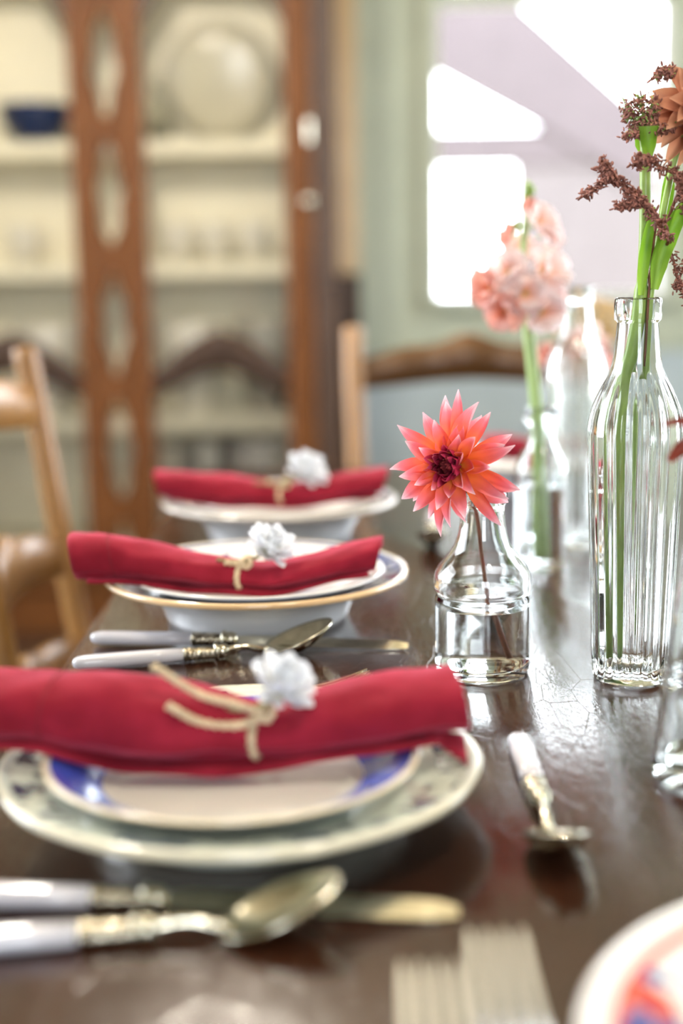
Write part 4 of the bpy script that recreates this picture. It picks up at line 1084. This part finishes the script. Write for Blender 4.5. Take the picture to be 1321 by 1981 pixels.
part('stem', tube(smooth_path([(.2225, 1.0175, .975), (.2235, 1.016, 1.005), (.2245, 1.015, 1.035), (.2285, 1.018, 1.06), (.2345, 1.024, 1.095), (.245, 1.03, 1.14), (.255, 1.028, 1.17)], 8), .0026, 8), M['green_stem'], lv, 'all', world=True)
for pts, wd in (([(.2258, 1.012, 1.040), (.2285, 1.012, 1.062), (.2390, 1.012, 1.087), (.2540, 1.014, 1.110)], [.0030, .0066, .0072, .0055, .0012]),
                ([(.2160, 1.010, 1.036), (.2165, 1.010, 1.055), (.2195, 1.012, 1.075), (.2250, 1.014, 1.098)], [.0022, .0042, .0046, .0040, .0012]),
                ([(.2290, 1.036, 1.060), (.2350, 1.034, 1.085), (.2385, 1.034, 1.112), (.2395, 1.034, 1.128)], [.0020, .0045, .0050, .0010])):
    m_, uv_ = leaf_thing('', '', pts, wd, (.25, -1, .1), None)
    lf = part('leaf', m_, M['leaf'], lv, 'all', uv_, world=True)
m_, uv_ = leaf_thing('', '', [(.2215, 1.015, 1.130), (.2210, 1.013, 1.140), (.2205, 1.012, 1.1535)], [.0016, .0052, .0070], (0, -1, 0), None, fold=-.5)
part('bract', m_, M['leaf'], sprA, 'all', uv_, world=True)
m_, uv_ = leaf_thing('', '', [(.2205, 1.0235, 1.130), (.218, 1.025, 1.142), (.2145, 1.026, 1.156)], [.0014, .0045, .0020], (-.3, -1, 0), None, fold=.4)
part('bract', m_, M['leaf'], sprA, 'all', uv_, world=True)
bz = thing('bronze_bloom', 'large bronze-brown spiky bloom half outside the picture edge', 'flower', (BX+.004, BY, TZ+.0145))
part('stem', tube(smooth_path([(.2135, 1.022, .980), (.2165, 1.024, 1.01), (.2185, 1.0255, 1.035), (.2335, 1.04, 1.08), (.250, 1.048, 1.13), (.262, 1.04, 1.158)], 8), .0026, 8), M['green_stem'], bz, 'all', world=True)
hd = ob('flower_head', mesh('flower_head', sphere(.009, (0, 0, -.004), 12, 8), M['dry_stem'], 'all'), bz, Matrix.Translation(Vector((.262, 1.03, 1.165))-Vector(bz.location)) @ aim((-.25, -.9, .3)))
bp = [petal_data('petal', M['bronze'], L=.036, W=.0068, curl=c, fold=f, back0=b) for c, f, b in ((-.6, .6, .2), (.3, .8, 0), (-.3, .9, .1))]
rnd = random.Random(60)
for n, po_, r0, h in ((11, 104, .006, -.006), (11, 88, .006, -.003), (10, 72, .006, -.001), (9, 54, .005, .001), (7, 35, .004, .003), (4, 14, .002, .004)):
    ring_petals(hd, bp, n, po_, r0, h, rnd, 8, 8, .12, rnd.random())

# dark red sprig in the carafe
ds_ = thing('dark_red_sprig', 'dark red leafy sprig in the carafe, leaves poking in at the picture edge', 'stem', (.224, .806, TZ+.0125))
part('stem', tube(smooth_path([(.224, .806, .7635), (.224, .807, .85), (.223, .809, .944), (.222, .812, 1.0), (.226, .82, 1.05)], 6), .0014, 8), M['red_stem'], ds_, 'all', world=True)
for pts, wd in (([(.2225, .811, .967), (.209, .812, .965), (.199, .813, .967), (.1885, .814, .965)], [.0008, .0030, .0028, .0012]), ([(.2228, .809, .952), (.208, .811, .953), (.200, .812, .951), (.1930, .813, .944)], [.0008, .0036, .0045, .0022]),
                ([(.224, .812, .985), (.233, .814, .990), (.243, .815, .99)], [.0008, .004, .001])):
    m_, uv_ = leaf_thing('', '', pts, wd, (0, -1, .5), None)
    part('leaf', m_, M['dark_red'], ds_, 'all', uv_, world=True)
